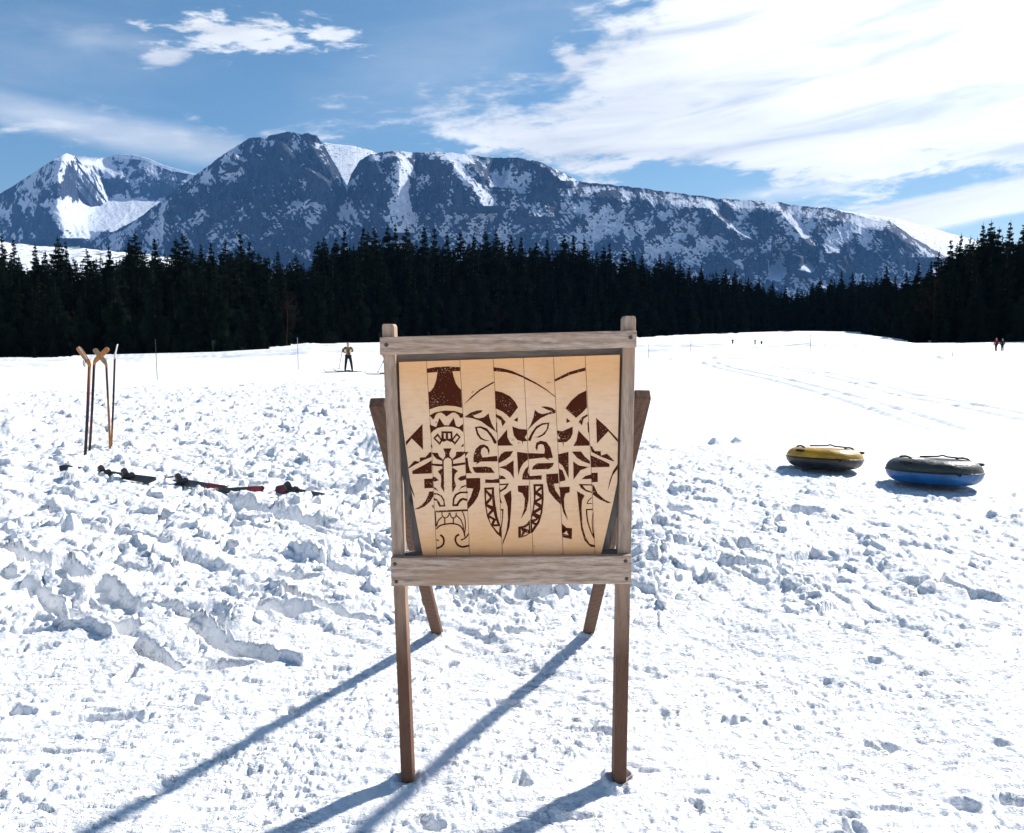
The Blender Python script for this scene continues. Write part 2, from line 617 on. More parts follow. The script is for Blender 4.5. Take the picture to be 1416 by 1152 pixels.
    for k, t in enumerate(TR):
        for a, b in zip(t, t[1:]):
            wd = 1.2
            m = (x > min(a[0], b[0]) - wd) & (x < max(a[0], b[0]) + wd) & (y > min(a[1], b[1]) - wd) & (y < max(a[1], b[1]) + wd)
            if m.any():
                dd, _ = seg_dist(x[m], y[m], a, b)
                if k < 2:
                    z[m] -= 0.095 * np.exp(-((dd - 0.35) / 0.13) ** 2) * (0.85 + 0.25 * vn(x[m] * 0.7, y[m] * 0.7, 8))
                else:
                    z[m] += 0.22 * np.exp(-(dd / 0.26) ** 2) * np.clip(0.5 + 0.9 * vn(x[m] * 0.35, y[m] * 0.35, 8) + 0.25 * sst(x[m], 18, 24), 0, 1)
    for fx, fy in FEET:                              # firm level snow where the board stands
        z = z * (1 - 0.94 * np.exp(-(((x - fx) / 0.16) ** 2 + ((y - fy) / 0.2) ** 2)))
        rf = np.hypot(x - fx, y - fy)
        z = z + 0.020 * np.exp(-((rf - 0.055) / 0.028) ** 2) * (1 + 0.7 * vn(x * 40, y * 40, 6))
    # ruts beyond, towards the trees
    z = z + 0.30 * sst(fbm(x * 0.035, y * 0.20, 4, 201), 0.18, 0.30) * sst(y, 30, 55) * (1 - sst(y, 220, 300)) 
    LAST['w'] = w
    return z


LAST = {}


def height(x, y):
    x = np.atleast_1d(np.asarray(x, float)); y = np.atleast_1d(np.asarray(y, float))
    d = np.hypot(x, y)
    z = base_ground(x, y)
    m = (y > 0.8) & (d < 300) & (np.abs(x) < y * 1.2 + 1)
    if m.any():
        z[m] += rough_ground(x[m], y[m])
    return z


def hz(x, y):
    return float(height(x, y)[0])


# polar sheet: dense in front of the camera, coarse all round and out to the hills
front = np.arange(-R(43), R(43), 0.00150)
side = np.concatenate([np.linspace(R(43), R(180), 60)[:-1], np.linspace(R(180), R(317), 60)])
ang = np.concatenate([front, side])
rr = [0.4, 0.8, 1.2]
while rr[-1] < 9000:
    r = rr[-1]
    k = 0.03 if r < 1.6 else (0.0030 if r < 14 else (0.0047 if r < 120 else (0.012 if r < 260 else 0.08)))
    rr.append(r * (1 + k))
rr = np.array(rr)
AA, RR = np.meshgrid(ang, rr)
gx, gy = (np.sin(AA) * RR).ravel(), (np.cos(AA) * RR).ravel()
gz = height(gx, gy)
trod = np.zeros(len(gx) + 1, np.float32)
_m = (gy > 0.8) & (np.hypot(gx, gy) < 300) & (np.abs(gx) < gy * 1.2 + 1)
trod[:-1][_m] = LAST['w']
nr, na = len(rr), len(ang)
verts = np.stack([gx, gy, gz], 1)
verts = np.concatenate([verts, [[0, 0, 0]]])
i, j = np.meshgrid(np.arange(nr - 1), np.arange(na), indexing='ij')
j2 = (j + 1) % na
quads = np.stack([i * na + j, i * na + j2, (i + 1) * na + j2, (i + 1) * na + j], -1).reshape(-1, 4)[:, ::-1]
jj = np.arange(na)
tris = np.stack([np.full(na, nr * na), (jj + 1) % na, jj], 1)[:, ::-1]


def fast_mesh(name, verts, quads, tris=None, smooth=True):
    me = bpy.data.meshes.new(name)
    nq, nt = len(quads), 0 if tris is None else len(tris)
    me.vertices.add(len(verts))
    me.vertices.foreach_set('co', np.asarray(verts, np.float32).ravel())
    loops = quads.ravel() if nt == 0 else np.concatenate([quads.ravel(), tris.ravel()])
    me.loops.add(len(loops))
    me.loops.foreach_set('vertex_index', loops.astype(np.int32))
    me.polygons.add(nq + nt)
    st = np.arange(nq) * 4
    if nt: st = np.concatenate([st, nq * 4 + np.arange(nt) * 3])
    me.polygons.foreach_set('loop_start', st.astype(np.int32))
    me.polygons.foreach_set('use_smooth', np.full(nq + nt, smooth))
    me.update(calc_edges=True)
    me.validate()
    return me


def snow_build(gg, b):
    v = obco(gg, 'Object')
    n1 = gg.noise(v, 1.2, 5, 0.6)
    gg.put(b.inputs['Base Color'], gg.mix(gg.ss(n1, 0.3, 0.7), (0.845, 0.85, 0.86), (0.89, 0.89, 0.895)))
    at = gg.n('ShaderNodeAttribute', attribute_name='trodden')
    fine = gg.noise(v, 60, 5, 0.68)
    mid = gg.noise(gg.mapping(v, scale=(1, 1.5, 1)), 14, 4, 0.6)
    # small crisp scrapes and crumbs, in patches
    p1 = gg.ss(gg.noise(gg.mapping(v, scale=(0.8, 1.9, 1), rot=(0, 0, 0.12)), 17, 4, 0.62, 0.5), 0.56, 0.60)
    p2 = gg.ss(gg.noise(gg.mapping(v, scale=(0.8, 1.9, 1), rot=(0, 0, -0.1)), 42, 3, 0.6, 0.4), 0.57, 0.62)
    clus = gg.ss(gg.noise(v, 2.6, 3, 0.6), 0.42, 0.6, 0.15, 1.0)
    crumbs = gg.m('MULTIPLY', gg.m('ADD', gg.m('MULTIPLY', p1, 0.9), gg.m('MULTIPLY', p2, 0.45)), clus)
    tr = gg.ss(at.outputs['Fac'], 0.05, 0.9)
    groom = gg.noise(gg.mapping(v, scale=(0.25, 2.2, 1)), 1.6, 5, 0.65)
    h = gg.m('ADD', gg.m('MULTIPLY', fine, 0.45), mid)
    h = gg.m('SUBTRACT', gg.m('MULTIPLY', h, gg.m('ADD', 0.25, gg.m('MULTIPLY', tr, 0.75))), gg.m('MULTIPLY', crumbs, tr))
    h = gg.m('ADD', h, gg.m('MULTIPLY', gg.m('MULTIPLY', groom, gg.m('SUBTRACT', 1.0, tr)), 6.0))
    addbump(gg, b, h, 0.85, 0.016)


M_snow = material('snow', (0.88, 0.9, 0.93), 0.62, 0.25, snow_build)
me = fast_mesh('snow_field', verts, quads, tris)
me.materials.append(M_snow)
_a = me.attributes.new('trodden', 'FLOAT', 'POINT')
_a.data.foreach_set('value', trod)
ground = bpy.data.objects.new('snow_field', me)
COL.objects.link(ground)
tag(ground, 'white trampled snow field in front, groomed smooth further off', None, None, 'structure')
del verts, quads, AA, RR, gx, gy, gz

# ------------------------------------------------------------------ mountains
def mtn_build(gg, b):
    at = gg.n('ShaderNodeAttribute', attribute_name='rock')
    v = obco(gg, 'Object')
    # streaks follow the fall line; rock shows where the slope is steep
    big = gg.noise(gg.mapping(v, scale=(1, 1, 0.8)), 0.0045, 4, 0.55, 0.8)
    med = gg.noise(gg.mapping(v, scale=(1.6, 1, 0.7)), 0.013, 6, 0.62, 1.1)
    fin = gg.noise(v, 0.07, 4, 0.7, 0.3)
    geo = gg.n('ShaderNodeNewGeometry')
    sp = gg.n('ShaderNodeSeparateXYZ')
    gg.put(sp.inputs[0], geo.outputs['Normal'])
    steep = gg.m('MULTIPLY', gg.m('SUBTRACT', 0.66, sp.outputs[2]), 0.55)
    f = gg.m('ADD', gg.m('ADD', gg.m('MULTIPLY', gg.m('SUBTRACT', big, 0.5), 1.5), gg.m('MULTIPLY', gg.m('SUBTRACT', med, 0.5), 1.35)),
             gg.m('MULTIPLY', gg.m('SUBTRACT', fin, 0.5), 0.55))
    f = gg.m('ADD', f, steep)
    f = gg.m('ADD', f, gg.m('SUBTRACT', at.outputs['Fac'], 0.5))
    k = gg.ss(f, -0.12, 0.05)
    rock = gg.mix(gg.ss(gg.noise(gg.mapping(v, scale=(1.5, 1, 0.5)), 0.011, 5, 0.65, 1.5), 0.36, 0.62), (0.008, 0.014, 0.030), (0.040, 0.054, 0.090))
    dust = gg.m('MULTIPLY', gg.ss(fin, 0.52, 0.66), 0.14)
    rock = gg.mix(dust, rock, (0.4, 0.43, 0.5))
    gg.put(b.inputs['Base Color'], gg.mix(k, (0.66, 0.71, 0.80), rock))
    addbump(gg, b, gg.m('ADD', gg.m('MULTIPLY', med, 1.0), gg.m('MULTIPLY', fin, 0.45)), 0.9, 22.0)


M_mtn = material('mountain_rock_and_snow', (0.4, 0.4, 0.4), 0.85, 0.1, mtn_build)
M_alp = material('alpine_snow', (0.85, 0.87, 0.9), 0.7, 0.15,
                 lambda gg, b: (gg.put(b.inputs['Base Color'], gg.mix(gg.ss(gg.noise(obco(gg), 0.03, 5, 0.75, 0.5), 0.555, 0.60), (0.84, 0.86, 0.9), (0.14, 0.14, 0.15))),
                                addbump(gg, b, gg.noise(obco(gg), 0.03, 5, 0.6), 0.4, 10.0)))


def rib(px, py, pts, A, wl, wr):
    """a spur running down the face: crest nearer to the viewer, gentle to the left, steep to the right"""
    ys = [p[1] for p in pts]
    xs = [p[0] for p in pts]
    xc = np.interp(py, ys, xs)
    w = np.clip((py - ys[0] + 2) / 12, 0, 1) * np.clip((ys[-1] + 10 - py) / 10, 0, 1)
    d = px - xc
    return -A * w * np.where(d < 0, np.exp(-(d / wl) ** 2), np.clip(1 - d / wr, 0, 1))


def bench(px, py, cx, cy, rx, ry, A, ang=0):
    """a gentler shelf: the surface steps back across it"""
    c, s = math.cos(R(ang)), math.sin(R(ang))
    u = ((px - cx) * c + (py - cy) * s) / rx
    v = (-(px - cx) * s + (py - cy) * c) / ry
    w = 1 - sst(np.abs(u), 0.55, 1.0)
    return A * w * (0.5 - 0.5 * np.clip(v, -1, 1)) * (1 - sst(-v, 1, 7))


def face(name, ridge, x0, x1, base, D_r, D_b, relief, rocks, mat, label, nx=900, ny=230, amp=1.0, back=True, power=1.0, rough_r=1.2):
    """one mountain face: crest traced as a skyline with its own distance, slope falling to D_b at its foot, back slope behind"""
    cols = np.linspace(x0, x1, nx)
    rx = [p[0] for p in ridge]; ry = [p[1] for p in ridge]
    top = np.interp(cols, rx, ry) + rough_r * fbm(cols * 0.09, cols * 0 + 3.3, 4, 5) + rough_r * 0.5 * fbm(cols * 0.5, cols * 0 + 1, 3, 9)
    t = np.linspace(0, 1, ny) ** 1.15
    PX = np.repeat(cols[None, :], ny, 0)
    PY = top[None, :] + t[:, None] * (base - top[None, :])
    Dd = D_r + (D_b - D_r) * (t[:, None] ** power) * np.ones_like(PX)
    # natural relief: ribs and gullies, longer along the fall line
    wx = PX + 9 * fbm(PX * 0.02, PY * 0.02, 3, 70)
    nz = 96 * ridged(wx * 0.018 + PY * 0.006, PY * 0.011, 5, 33, 0.5) + 38 * ridged(wx * 0.07 - PY * 0.03, PY * 0.03, 4, 57, 0.5) + 9 * fbm(wx * 0.3, PY * 0.2, 3, 77)
    Dd = Dd - amp * nz * sst(t[:, None], 0.0, 0.12) * (0.55 + 0.45 * t[:, None])
    Dd = Dd + relief(PX, PY)
    nn_ = (nz - nz.mean()) / nz.std()
    rk = 0.5 + 0.17 * np.clip(nn_, -1.8, 1.8) + 0.30 * np.clip(ridged(wx * 0.11 - PY * 0.06, PY * 0.022 + 3, 4, 91, 0.6) - 0.62, -0.9, 0.6)
    for (cx, cy, ax, ay, v) in rocks:
        rk += v * (0.45 if v > 0 else 1.0) * np.exp(-((PX - cx) / ax) ** 2 - ((PY - cy) / ay) ** 2)
    X = (PX - 708) / F
    V = (576 - PY) / F
    DY = math.cos(PITCH) + V * math.sin(PITCH)
    DZ = V * math.cos(PITCH) - math.sin(PITCH)
    P = np.stack([X / DY * Dd, Dd, CAMH + DZ / DY * Dd], -1)
    if back:
        rows, rks = [], []
        for k in range(14, 0, -1):
            q = P[0].copy()
            q[:, 1] += 130.0 * k
            q[:, 0] *= (1 + 0.0 * k)
            q[:, 2] -= 130.0 * k * 0.5 + 40 * (fbm(q[:, 0] * 0.004, q[:, 1] * 0.004, 3, 2) + 0.0)* (k / 6)
            rows.append(q); rks.append(np.full(nx, 0.3))
        P = np.concatenate([np.array(rows), P]); rk = np.concatenate([np.array(rks), rk])
    n0, n1 = P.shape[:2]
    ii, jj = np.meshgrid(np.arange(n0 - 1), np.arange(n1 - 1), indexing='ij')
    q = np.stack([ii * n1 + jj, ii * n1 + jj + 1, (ii + 1) * n1 + jj + 1, (ii + 1) * n1 + jj], -1).reshape(-1, 4)[:, ::-1]
    me = fast_mesh(name, P.reshape(-1, 3), q)
    a = me.attributes.new('rock', 'FLOAT', 'POINT')
    a.data.foreach_set('value', rk.ravel().astype(np.float32))
    me.materials.append(mat)
    o = bpy.data.objects.new(name, me)
    COL.objects.link(o)
    tag(o, label, None, None, 'structure')
    return o


# left mountain with its bright bowl
ridge1 = [(-260, 380), (-120, 320), (0, 268), (40, 243), (80, 217), (92, 212), (105, 216), (130, 218), (160, 217), (200, 222), (235, 236), (275, 243), (330, 275), (420, 330), (520, 370)]


def rel1(px, py):
    d = rib(px, py, [(88, 212), (80, 240), (80, 285), (92, 330)], 260, 60, 34)
    for k, (a, b) in enumerate([((100, 222), (118, 258)), ((115, 220), (138, 256)), ((136, 224), (150, 252)), ((150, 232), (160, 252)), ((162, 238), (172, 252))]):
        d = d + rib(px, py, [a, b], 60, 8, 9)
    d = d + 1000 * sst(px + (py - 290) * .10, 76, 140) * (1 - sst(px, 330, 430)) * (0.5 - 0.5 * np.clip((py - 297 - (px - 140) * 0.04) / 23, -1, 1))
    return d


face('mountain', ridge1, -260, 520, 400, 6800, 6150, rel1,
     [(40, 300, 60, 60, .10), (130, 262, 50, 9, .5), (190, 240, 40, 12, .35), (230, 262, 30, 12, .25), (140, 292, 60, 22, -.8), (120, 235, 40, 16, -.25), (110, 340, 60, 12, .2)],
     M_mtn, 'snowy mountain on the left with a bright snow bowl under its peak', nx=620)

# main massif
ridge2 = [(60, 372), (130, 333), (190, 303), (230, 272), (262, 248), (285, 232), (310, 213), (330, 200), (345, 191), (362, 189), (368, 192), (372, 187), (388, 184), (398, 182), (412, 184), (416, 187), (425, 184), (437, 187),
          (446, 198), (455, 213), (466, 231), (476, 250), (480, 257), (486, 240), (497, 222), (512, 214), (530, 210), (548, 208), (570, 211), (610, 210), (640, 213), (670, 217), (715, 218), (745, 223), (765, 232), (785, 243), (805, 252),
          (850, 256), (900, 262), (960, 270), (1000, 275), (1040, 277), (1072, 279), (1100, 284), (1150, 288), (1190, 299), (1215, 306), (1228, 304), (1240, 312), (1262, 328), (1300, 350), (1400, 392), (1500, 420)]


def rel2(px, py):
    d = rib(px, py, [(549, 208), (552, 240), (551, 290), (555, 322)], 300, 26, 24)
    d = d + rib(px, py, [(517, 214), (524, 240)], 150, 14, 10)
    d = d + rib(px, py, [(612, 211), (632, 235), (655, 262), (668, 285)], 260, 30, 30)
    d = d + rib(px, py, [(640, 216), (665, 240), (686, 258)], 130, 12, 16)
    d = d + bench(px, py, 678, 264, 16, 11, 120, 20)
    d = d + rib(px, py, [(744, 222), (762, 236), (778, 250)], 200, 16, 20)
    d = d + rib(px, py, [(694, 258), (720, 262), (735, 300)], 90, 20, 40)
    d = d + rib(px, py, [(975, 278), (990, 298), (1015, 318), (1040, 332)], 120, 26, 9)
    d = d + rib(px, py, [(997, 274), (1010, 284)], 50, 8, 7)
    d = d + rib(px, py, [(1060, 278), (1085, 300), (1120, 340)], 90, 30, 12)
    d = d + rib(px, py, [(1090, 345), (1108, 356), (1114, 374)], 150, 14, 10)
    d = d + bench(px, py, 1118, 371, 12, 5, 160, 15)
    d = d + bench(px, py, 1075, 378, 16, 10, 200, 10)
    d = d + rib(px, py, [(1190, 312), (1180, 330), (1160, 350)], 60, 20, 12)
    d = d + rib(px, py, [(1232, 304), (1262, 335), (1290, 356)], 110, 45, 30)
    d = d + rib(px, py, [(322, 206), (330, 222)], 110, 8, 9)
    d = d + rib(px, py, [(312, 222), (324, 228)], 100, 8, 8)
    d = d + rib(px, py, [(388, 196), (404, 216)], 70, 12, 6)
    d = d + rib(px, py, [(416, 228), (450, 250), (466, 272)], 110, 16, 8)
    d = d + rib(px, py, [(437, 282), (462, 300)], 80, 10, 7)
    d = d + bench(px, py, 410, 280, 10, 5, 90, 0)
    d = d + rib(px, py, [(448, 198), (470, 240), (486, 262)], 60, 24, 22)
    return d


face('mountain', ridge2, 60, 1500, 425, 5600, 5060, rel2,
     [(390, 215, 60, 34, .34), (430, 240, 40, 26, .3), (330, 250, 40, 30, .2), (340, 300, 60, 30, .05), (560, 215, 30, 8, .2), (500, 250, 20, 30, .15), (655, 300, 25, 40, .05), (700, 228, 40, 8, .45),
      (620, 235, 30, 18, -.15), (690, 300, 26, 20, -.25), (720, 250, 40, 10, -.3), (560, 260, 14, 60, -.6), (670, 262, 22, 22, -.4), (750, 270, 20, 26, .25), (840, 300, 80, 26, -.2), (860, 262, 80, 5, .3),
      (840, 335, 60, 14, .2), (930, 345, 60, 12, -.35), (1000, 300, 40, 14, .2), (1000, 326, 30, 16, .25), (1060, 300, 30, 14, .25), (1080, 362, 26, 12, .2), (1160, 300, 34, 12, .35), (1150, 345, 16, 40, -.4),
      (1200, 320, 40, 14, -.15), (1220, 350, 40, 20, .15), (1290, 330, 24, 14, -.3), (1118, 371, 12, 6, -.6), (1075, 380, 18, 9, -.4)],
     M_mtn, 'long dark snow streaked massif filling the skyline with a rounded rocky summit', nx=1500, ny=300, amp=1.45, rough_r=1.9)

# sunlit snow shoulders behind the crests
ridgeB = [(430, 230), (448, 197), (460, 199), (490, 202), (512, 208), (522, 212), (540, 222), (560, 260)]
face('snow_ridge', ridgeB, 430, 560, 300, 7600, 6000, lambda px, py: 0 * px, [(490, 206, 30, 4, .2)], M_alp, 'small sunlit snow shoulder just right of the rocky summit', nx=160, ny=60, amp=0.15, rough_r=0.5)
ridgeC = [(140, 240), (150, 217), (165, 213), (185, 214), (205, 219), (225, 228), (250, 235), (275, 242), (300, 262)]
face('snow_ridge', ridgeC, 140, 300, 300, 9300, 8900, lambda px, py: 0 * px, [], M_alp, 'thin sunlit snow cap along the crest of the left mountain', nx=160, ny=50, amp=0.15, rough_r=0.3)
ridgeD = [(1090, 300), (1130, 286), (1160, 290), (1200, 297), (1240, 302), (1270, 311), (1300, 319), (1340, 330), (1400, 352), (1500, 400), (1600, 430)]
face('snow_ridge', ridgeD, 1090, 1600, 430, 8000, 5800, lambda px, py: rib(px, py, [(1300, 330), (1330, 345)], 60, 30, 10), [], M_alp, 'smooth sunlit snow flank at the right end of the massif', nx=300, ny=80, amp=0.18, rough_r=0.5)
ridgeE = [(-400, 300), (-150, 324), (-40, 330), (20, 336), (60, 341), (110, 343), (150, 347), (200, 351), (250, 358), (270, 368), (340, 378), (480, 388), (620, 400)]
face('snow_hill', ridgeE, -400, 620, 440, 1500, 900, lambda px, py: 0 * px, [], M_alp, 'low white snowy hill rising behind the forest on the left', nx=260, ny=60, amp=0.08, rough_r=1.4)


# ------------------------------------------------------------------ forest
def needles(gg, b):
    n = gg.noise(obco(gg), 1.1, 3, 0.6)
    oi = gg.n('ShaderNodeObjectInfo')
    k = gg.m('MULTIPLY', oi.outputs['Random'], 0.5)
    c = gg.mix(gg.ss(n, 0.35, 0.65), (0.007, 0.012, 0.009), (0.014, 0.021, 0.014))
    gg.put(b.inputs['Base Color'], gg.mix(k, c, (0.008, 0.012, 0.010)))


M_needle = material('spruce_needles', (0.02, 0.03, 0.02), 1.0, 0.0, needles)
M_bark = mottled('bark', (0.035, 0.026, 0.02), (0.06, 0.048, 0.04), 6, 0.9, 0.1, 0.5, 0.03)
M_twig = mottled('bare_twigs', (0.022, 0.012, 0.009), (0.04, 0.022, 0.016), 3, 1.0, 0.0)


def spruce_geo(seed, H=10.0, whorls=34, per=9, ragged=1.0, lowcut=0.02, slim=0.165, dense=1.0):
    """verts, faces of a ragged drooping crown of unit-ish tree height H"""
    rnd = random.Random(seed)
    V, Fc = [], []

    def tri(a, b, c):
        n = len(V)
        V.extend([a, b, c])
        Fc.append((n, n + 1, n + 2))
    for w in range(whorls):
        t = (w + rnd.uniform(-.5, .5)) / whorls            # 0 at foot, 1 at tip
        t = min(max(t, 0.0), 0.985)
        z0 = H * (lowcut + (1 - lowcut) * t)
        L0 = H * slim * ((1 - t) ** 0.82) * (0.88 + 0.24 * math.sin(seed * 3 + t * 17)) + 0.06
        n = max(5, int(per * (1 - 0.45 * t)))
        a0 = rnd.uniform(0, 6.28)
        for k in range(n):
            if rnd.random() < 0.10 * ragged: continue
            a = a0 + 2 * math.pi * k / n + rnd.uniform(-.25, .25)
            L = L0 * rnd.uniform(0.55, 1.2)
            zj = rnd.uniform(-.5, .5) * H / whorls
            droop = (0.42 - 0.55 * t) * rnd.uniform(0.7, 1.3)
            ca, sa = math.cos(a), math.sin(a)
            segs = 5
            pts = []
            for s in range(segs + 1):
                f = s / segs
                r = L * f
                zz = z0 + zj - droop * L * f * (1.25 - 0.45 * f)
                pts.append(Vector((ca * r, sa * r, zz)))
            side = Vector((-sa, ca, 0))
            for s in range(segs):
                p, q = pts[s], pts[s + 1]
                f = (s + 0.6) / segs
                wd = L * 0.34 * (1.15 - f) * rnd.uniform(0.7, 1.3) + 0.05
                hang = Vector((0, 0, -L * 0.24 * rnd.uniform(0.2, 1.4) - 0.06))
                out = (q - p) * rnd.uniform(0.9, 1.6)
                for sg in (-1, 1):
                    tri(p, q, p + out + side * sg * wd + hang)
                    tri(p, p + out * 0.5 + side * sg * wd * 0.55 + hang * rnd.uniform(1.2, 2.4), q)
            tri(pts[-2] + side * 0.03, pts[-2] - side * 0.03, pts[-1] + (pts[-1] - pts[-2]) * 0.5)
    # leader
    for k in range(3):
        a = k * 2.1
        tri(Vector((0.05 * math.cos(a), 0.05 * math.sin(a), H * 0.93)), Vector((0.05 * math.cos(a + 2), 0.05 * math.sin(a + 2), H * 0.93)), Vector((0, 0, H * 1.02)))
    return V, Fc


KINDS = []
for s in range(7):
    V, Fc = spruce_geo(s + 3, 10, [44, 40, 48, 42, 46, 38, 44][s], [11, 10, 11, 11, 12, 10, 11][s], 1.0 + 0.4 * (s % 3), 0.015, [0.20, 0.23, 0.18, 0.21, 0.17, 0.24, 0.19][s])
    me = bpy.data.meshes.new('spruce_crown')
    me.from_pydata([tuple(v) for v in V], [], Fc)
    me.materials.append(M_needle)
    bm = bmesh.new()
    tube(bm, [(0, 0, -0.6), (0, 0, 2.5), (0.02, 0, 6), (0, 0, 9.6)], [0.17, 0.13, 0.08, 0.015], 8)
    tm = bpy.data.meshes.new('spruce_trunk')
    bm.to_mesh(tm)
    bm.free()
    tm.materials.append(M_bark)
    KINDS.append((me, tm))

PROFILE = [(-400, 340), (-100, 345), (0, 338), (18, 330), (50, 348), (90, 330), (125, 352), (160, 336), (190, 328), (230, 340), (262, 330), (300, 340), (318, 334), (350, 332), (380, 345), (420, 352), (440, 345), (450, 332), (480, 322), (520, 318), (560, 322),
           (590, 322), (620, 330), (660, 322), (690, 318), (720, 326), (760, 336), (790, 326), (830, 340), (858, 342), (890, 350), (925, 352), (950, 366), (990, 372), (1015, 378), (1050, 384), (1075, 396), (1100, 398), (1125, 388), (1150, 380), (1180, 378),
           (1200, 382), (1218, 372), (1235, 384), (1250, 372), (1270, 366), (1280, 362), (1292, 352), (1304, 335), (1314, 322), (1330, 326), (1345, 312), (1362, 306), (1380, 320), (1400, 308), (1416, 312), (1500, 300), (1800, 300)]
P_x = [p[0] for p in PROFILE]
P_y = [p[1] for p in PROFILE]


def plant_spruce(px, back, fac, idx, label, group):
    u = (px - 708) / F
    D, Z = edge_at(u)
    D = float(D) + back
    x, y = u * D, D
    z = hz(x, y)
    yt = float(np.interp(px, P_x, P_y))
    full = (464 - yt) / F * D + CAMH - z
    h = full * fac
    me, tm = KINDS[idx % len(KINDS)]
    root = empty('spruce_tree', (x, y, z), random.uniform(0, 6.28))
    k = h / 10.2
    root.scale = (k * random.uniform(0.85, 1.1), k * random.uniform(0.85, 1.1), k)
    tag(root, label, 'tree', group)
    c = bpy.data.objects.new('crown', me); COL.objects.link(c); c.parent = root
    t = bpy.data.objects.new('trunk', tm); COL.objects.link(t); t.parent = root
    return root


G1 = 'dark spruces along the forest edge'
nt = 0
px = -60.0
while px < 1480:
    D = float(edge_at((px - 708) / F)[0])
    if px < 1235:
        lab = 'dark spruce in the dense forest edge left of the gap in the trees' if px < 880 else 'distant dark spruce behind the far snow field right of the board'
    else:
        lab = 'dark spruce in the near stand at the right edge'
    # leading trees reach the skyline; shorter ones fill the foot of the wood
    plant_spruce(px, random.uniform(-3, 8), random.uniform(0.6, 0.92), random.randrange(7), lab, G1 if px < 880 else ('distant spruces at the far end of the snow field' if px < 1235 else 'tall spruces of the stand on the right'))
    nt += 1
    px += 5.2 * (110 / D) ** 0.35 * random.uniform(0.75, 1.3) * 1.75
TOPS = [5, 17, 32, 60, 92, 103, 130, 160, 189, 197, 224, 250, 262, 285, 300, 318, 338, 352, 390, 415, 445, 451, 470, 482, 505, 514, 523, 540, 549, 567, 590, 603, 620, 638, 655, 671, 686, 705, 722, 740, 755, 778, 792, 806, 832,
        842, 858, 872, 885, 910, 925, 937, 950, 965, 985, 1000, 1013, 1030, 1045, 1062, 1080, 1100, 1118, 1130, 1145, 1158, 1172, 1188, 1205, 1218, 1232, 1248, 1263, 1279, 1290, 1303, 1316, 1331, 1347, 1357, 1369, 1383, 1401, 1413, 1440, -20, -60]
for px in TOPS:
    if px < 880:
        lab, grp = 'tall dark spruce whose tip stands out against the mountain', 'taller spruces rising above the forest'
    elif px < 1290:
        lab, grp = 'small looking far spruce standing out below the long ridge', 'taller far spruces below the long ridge'
    else:
        lab, grp = 'tall spruce of the right stand rising against the bright sky', 'tall spruces against the bright sky'
    plant_spruce(px + random.uniform(-2, 2), random.uniform(5, 14), random.uniform(0.97, 1.08), random.randrange(7), lab, grp)
    nt += 1

for px in (-10, 44, 76, 148, 205, 238, 281, 333, 372, 428, 466, 905, 942, 987, 1031, 1092, 1150, 1192, 1226, 1255, 1299, 1350, 1400):
    plant_spruce(px + random.uniform(-6, 6), random.uniform(-7, -3.5), random.uniform(0.10, 0.26), random.randrange(7),
                 'low young spruce standing out in front of the forest edge', 'young spruces scattered along the forest foot')

# the depth of the wood behind, too many to count
V, Fc = [], []
allV, allF = [], []
low = []
for s in range(4):
    lv, lf = spruce_geo(50 + s, 10, 26, 7, 1.0, 0.01, 0.27)
    low.append((np.array([tuple(v) for v in lv]), np.array(lf)))
off = 0
for row in range(6):
    px = -420.0
    while px < 1850:
        u = (px - 708) / F
        D = float(edge_at(u)[0]) + 7 + row * 7 + random.uniform(-3, 3)
        x, y = u * D, D
        z = float(base_ground(np.array([x]), np.array([y]))[0])
        yt = float(np.interp(px, P_x, P_y))
        full = (464 - yt) / F * D + CAMH - z
        h = full * random.uniform(0.74, 0.93)
        lv, lf = low[random.randrange(4)]
        a = random.uniform(0, 6.28)
        k = h / 10.2
        rot = np.array([[math.cos(a), -math.sin(a), 0], [math.sin(a), math.cos(a), 0], [0, 0, 1]]) * k
        allV.append(lv @ rot.T + np.array([x, y, z]))
        allF.append(lf + off)
        off += len(lv)
        px += random.uniform(7, 15) * (110 / D) ** 0.5
me = bpy.data.meshes.new('dense_wood')
fv, ff = np.concatenate(allV), np.concatenate(allF)
me.vertices.add(len(fv)); me.vertices.foreach_set('co', fv.astype(np.float32).ravel())
me.loops.add(ff.size); me.loops.foreach_set('vertex_index', ff.ravel().astype(np.int32))
me.polygons.add(len(ff)); me.polygons.foreach_set('loop_start', (np.arange(len(ff)) * 3).astype(np.int32))
me.update(calc_edges=True)
me.materials.append(M_needle)
fo = bpy.data.objects.new('dense_wood', me)
COL.objects.link(fo)
tag(fo, 'dark mass of spruce wood filling the depth behind the edge trees', 'forest', None, 'stuff')


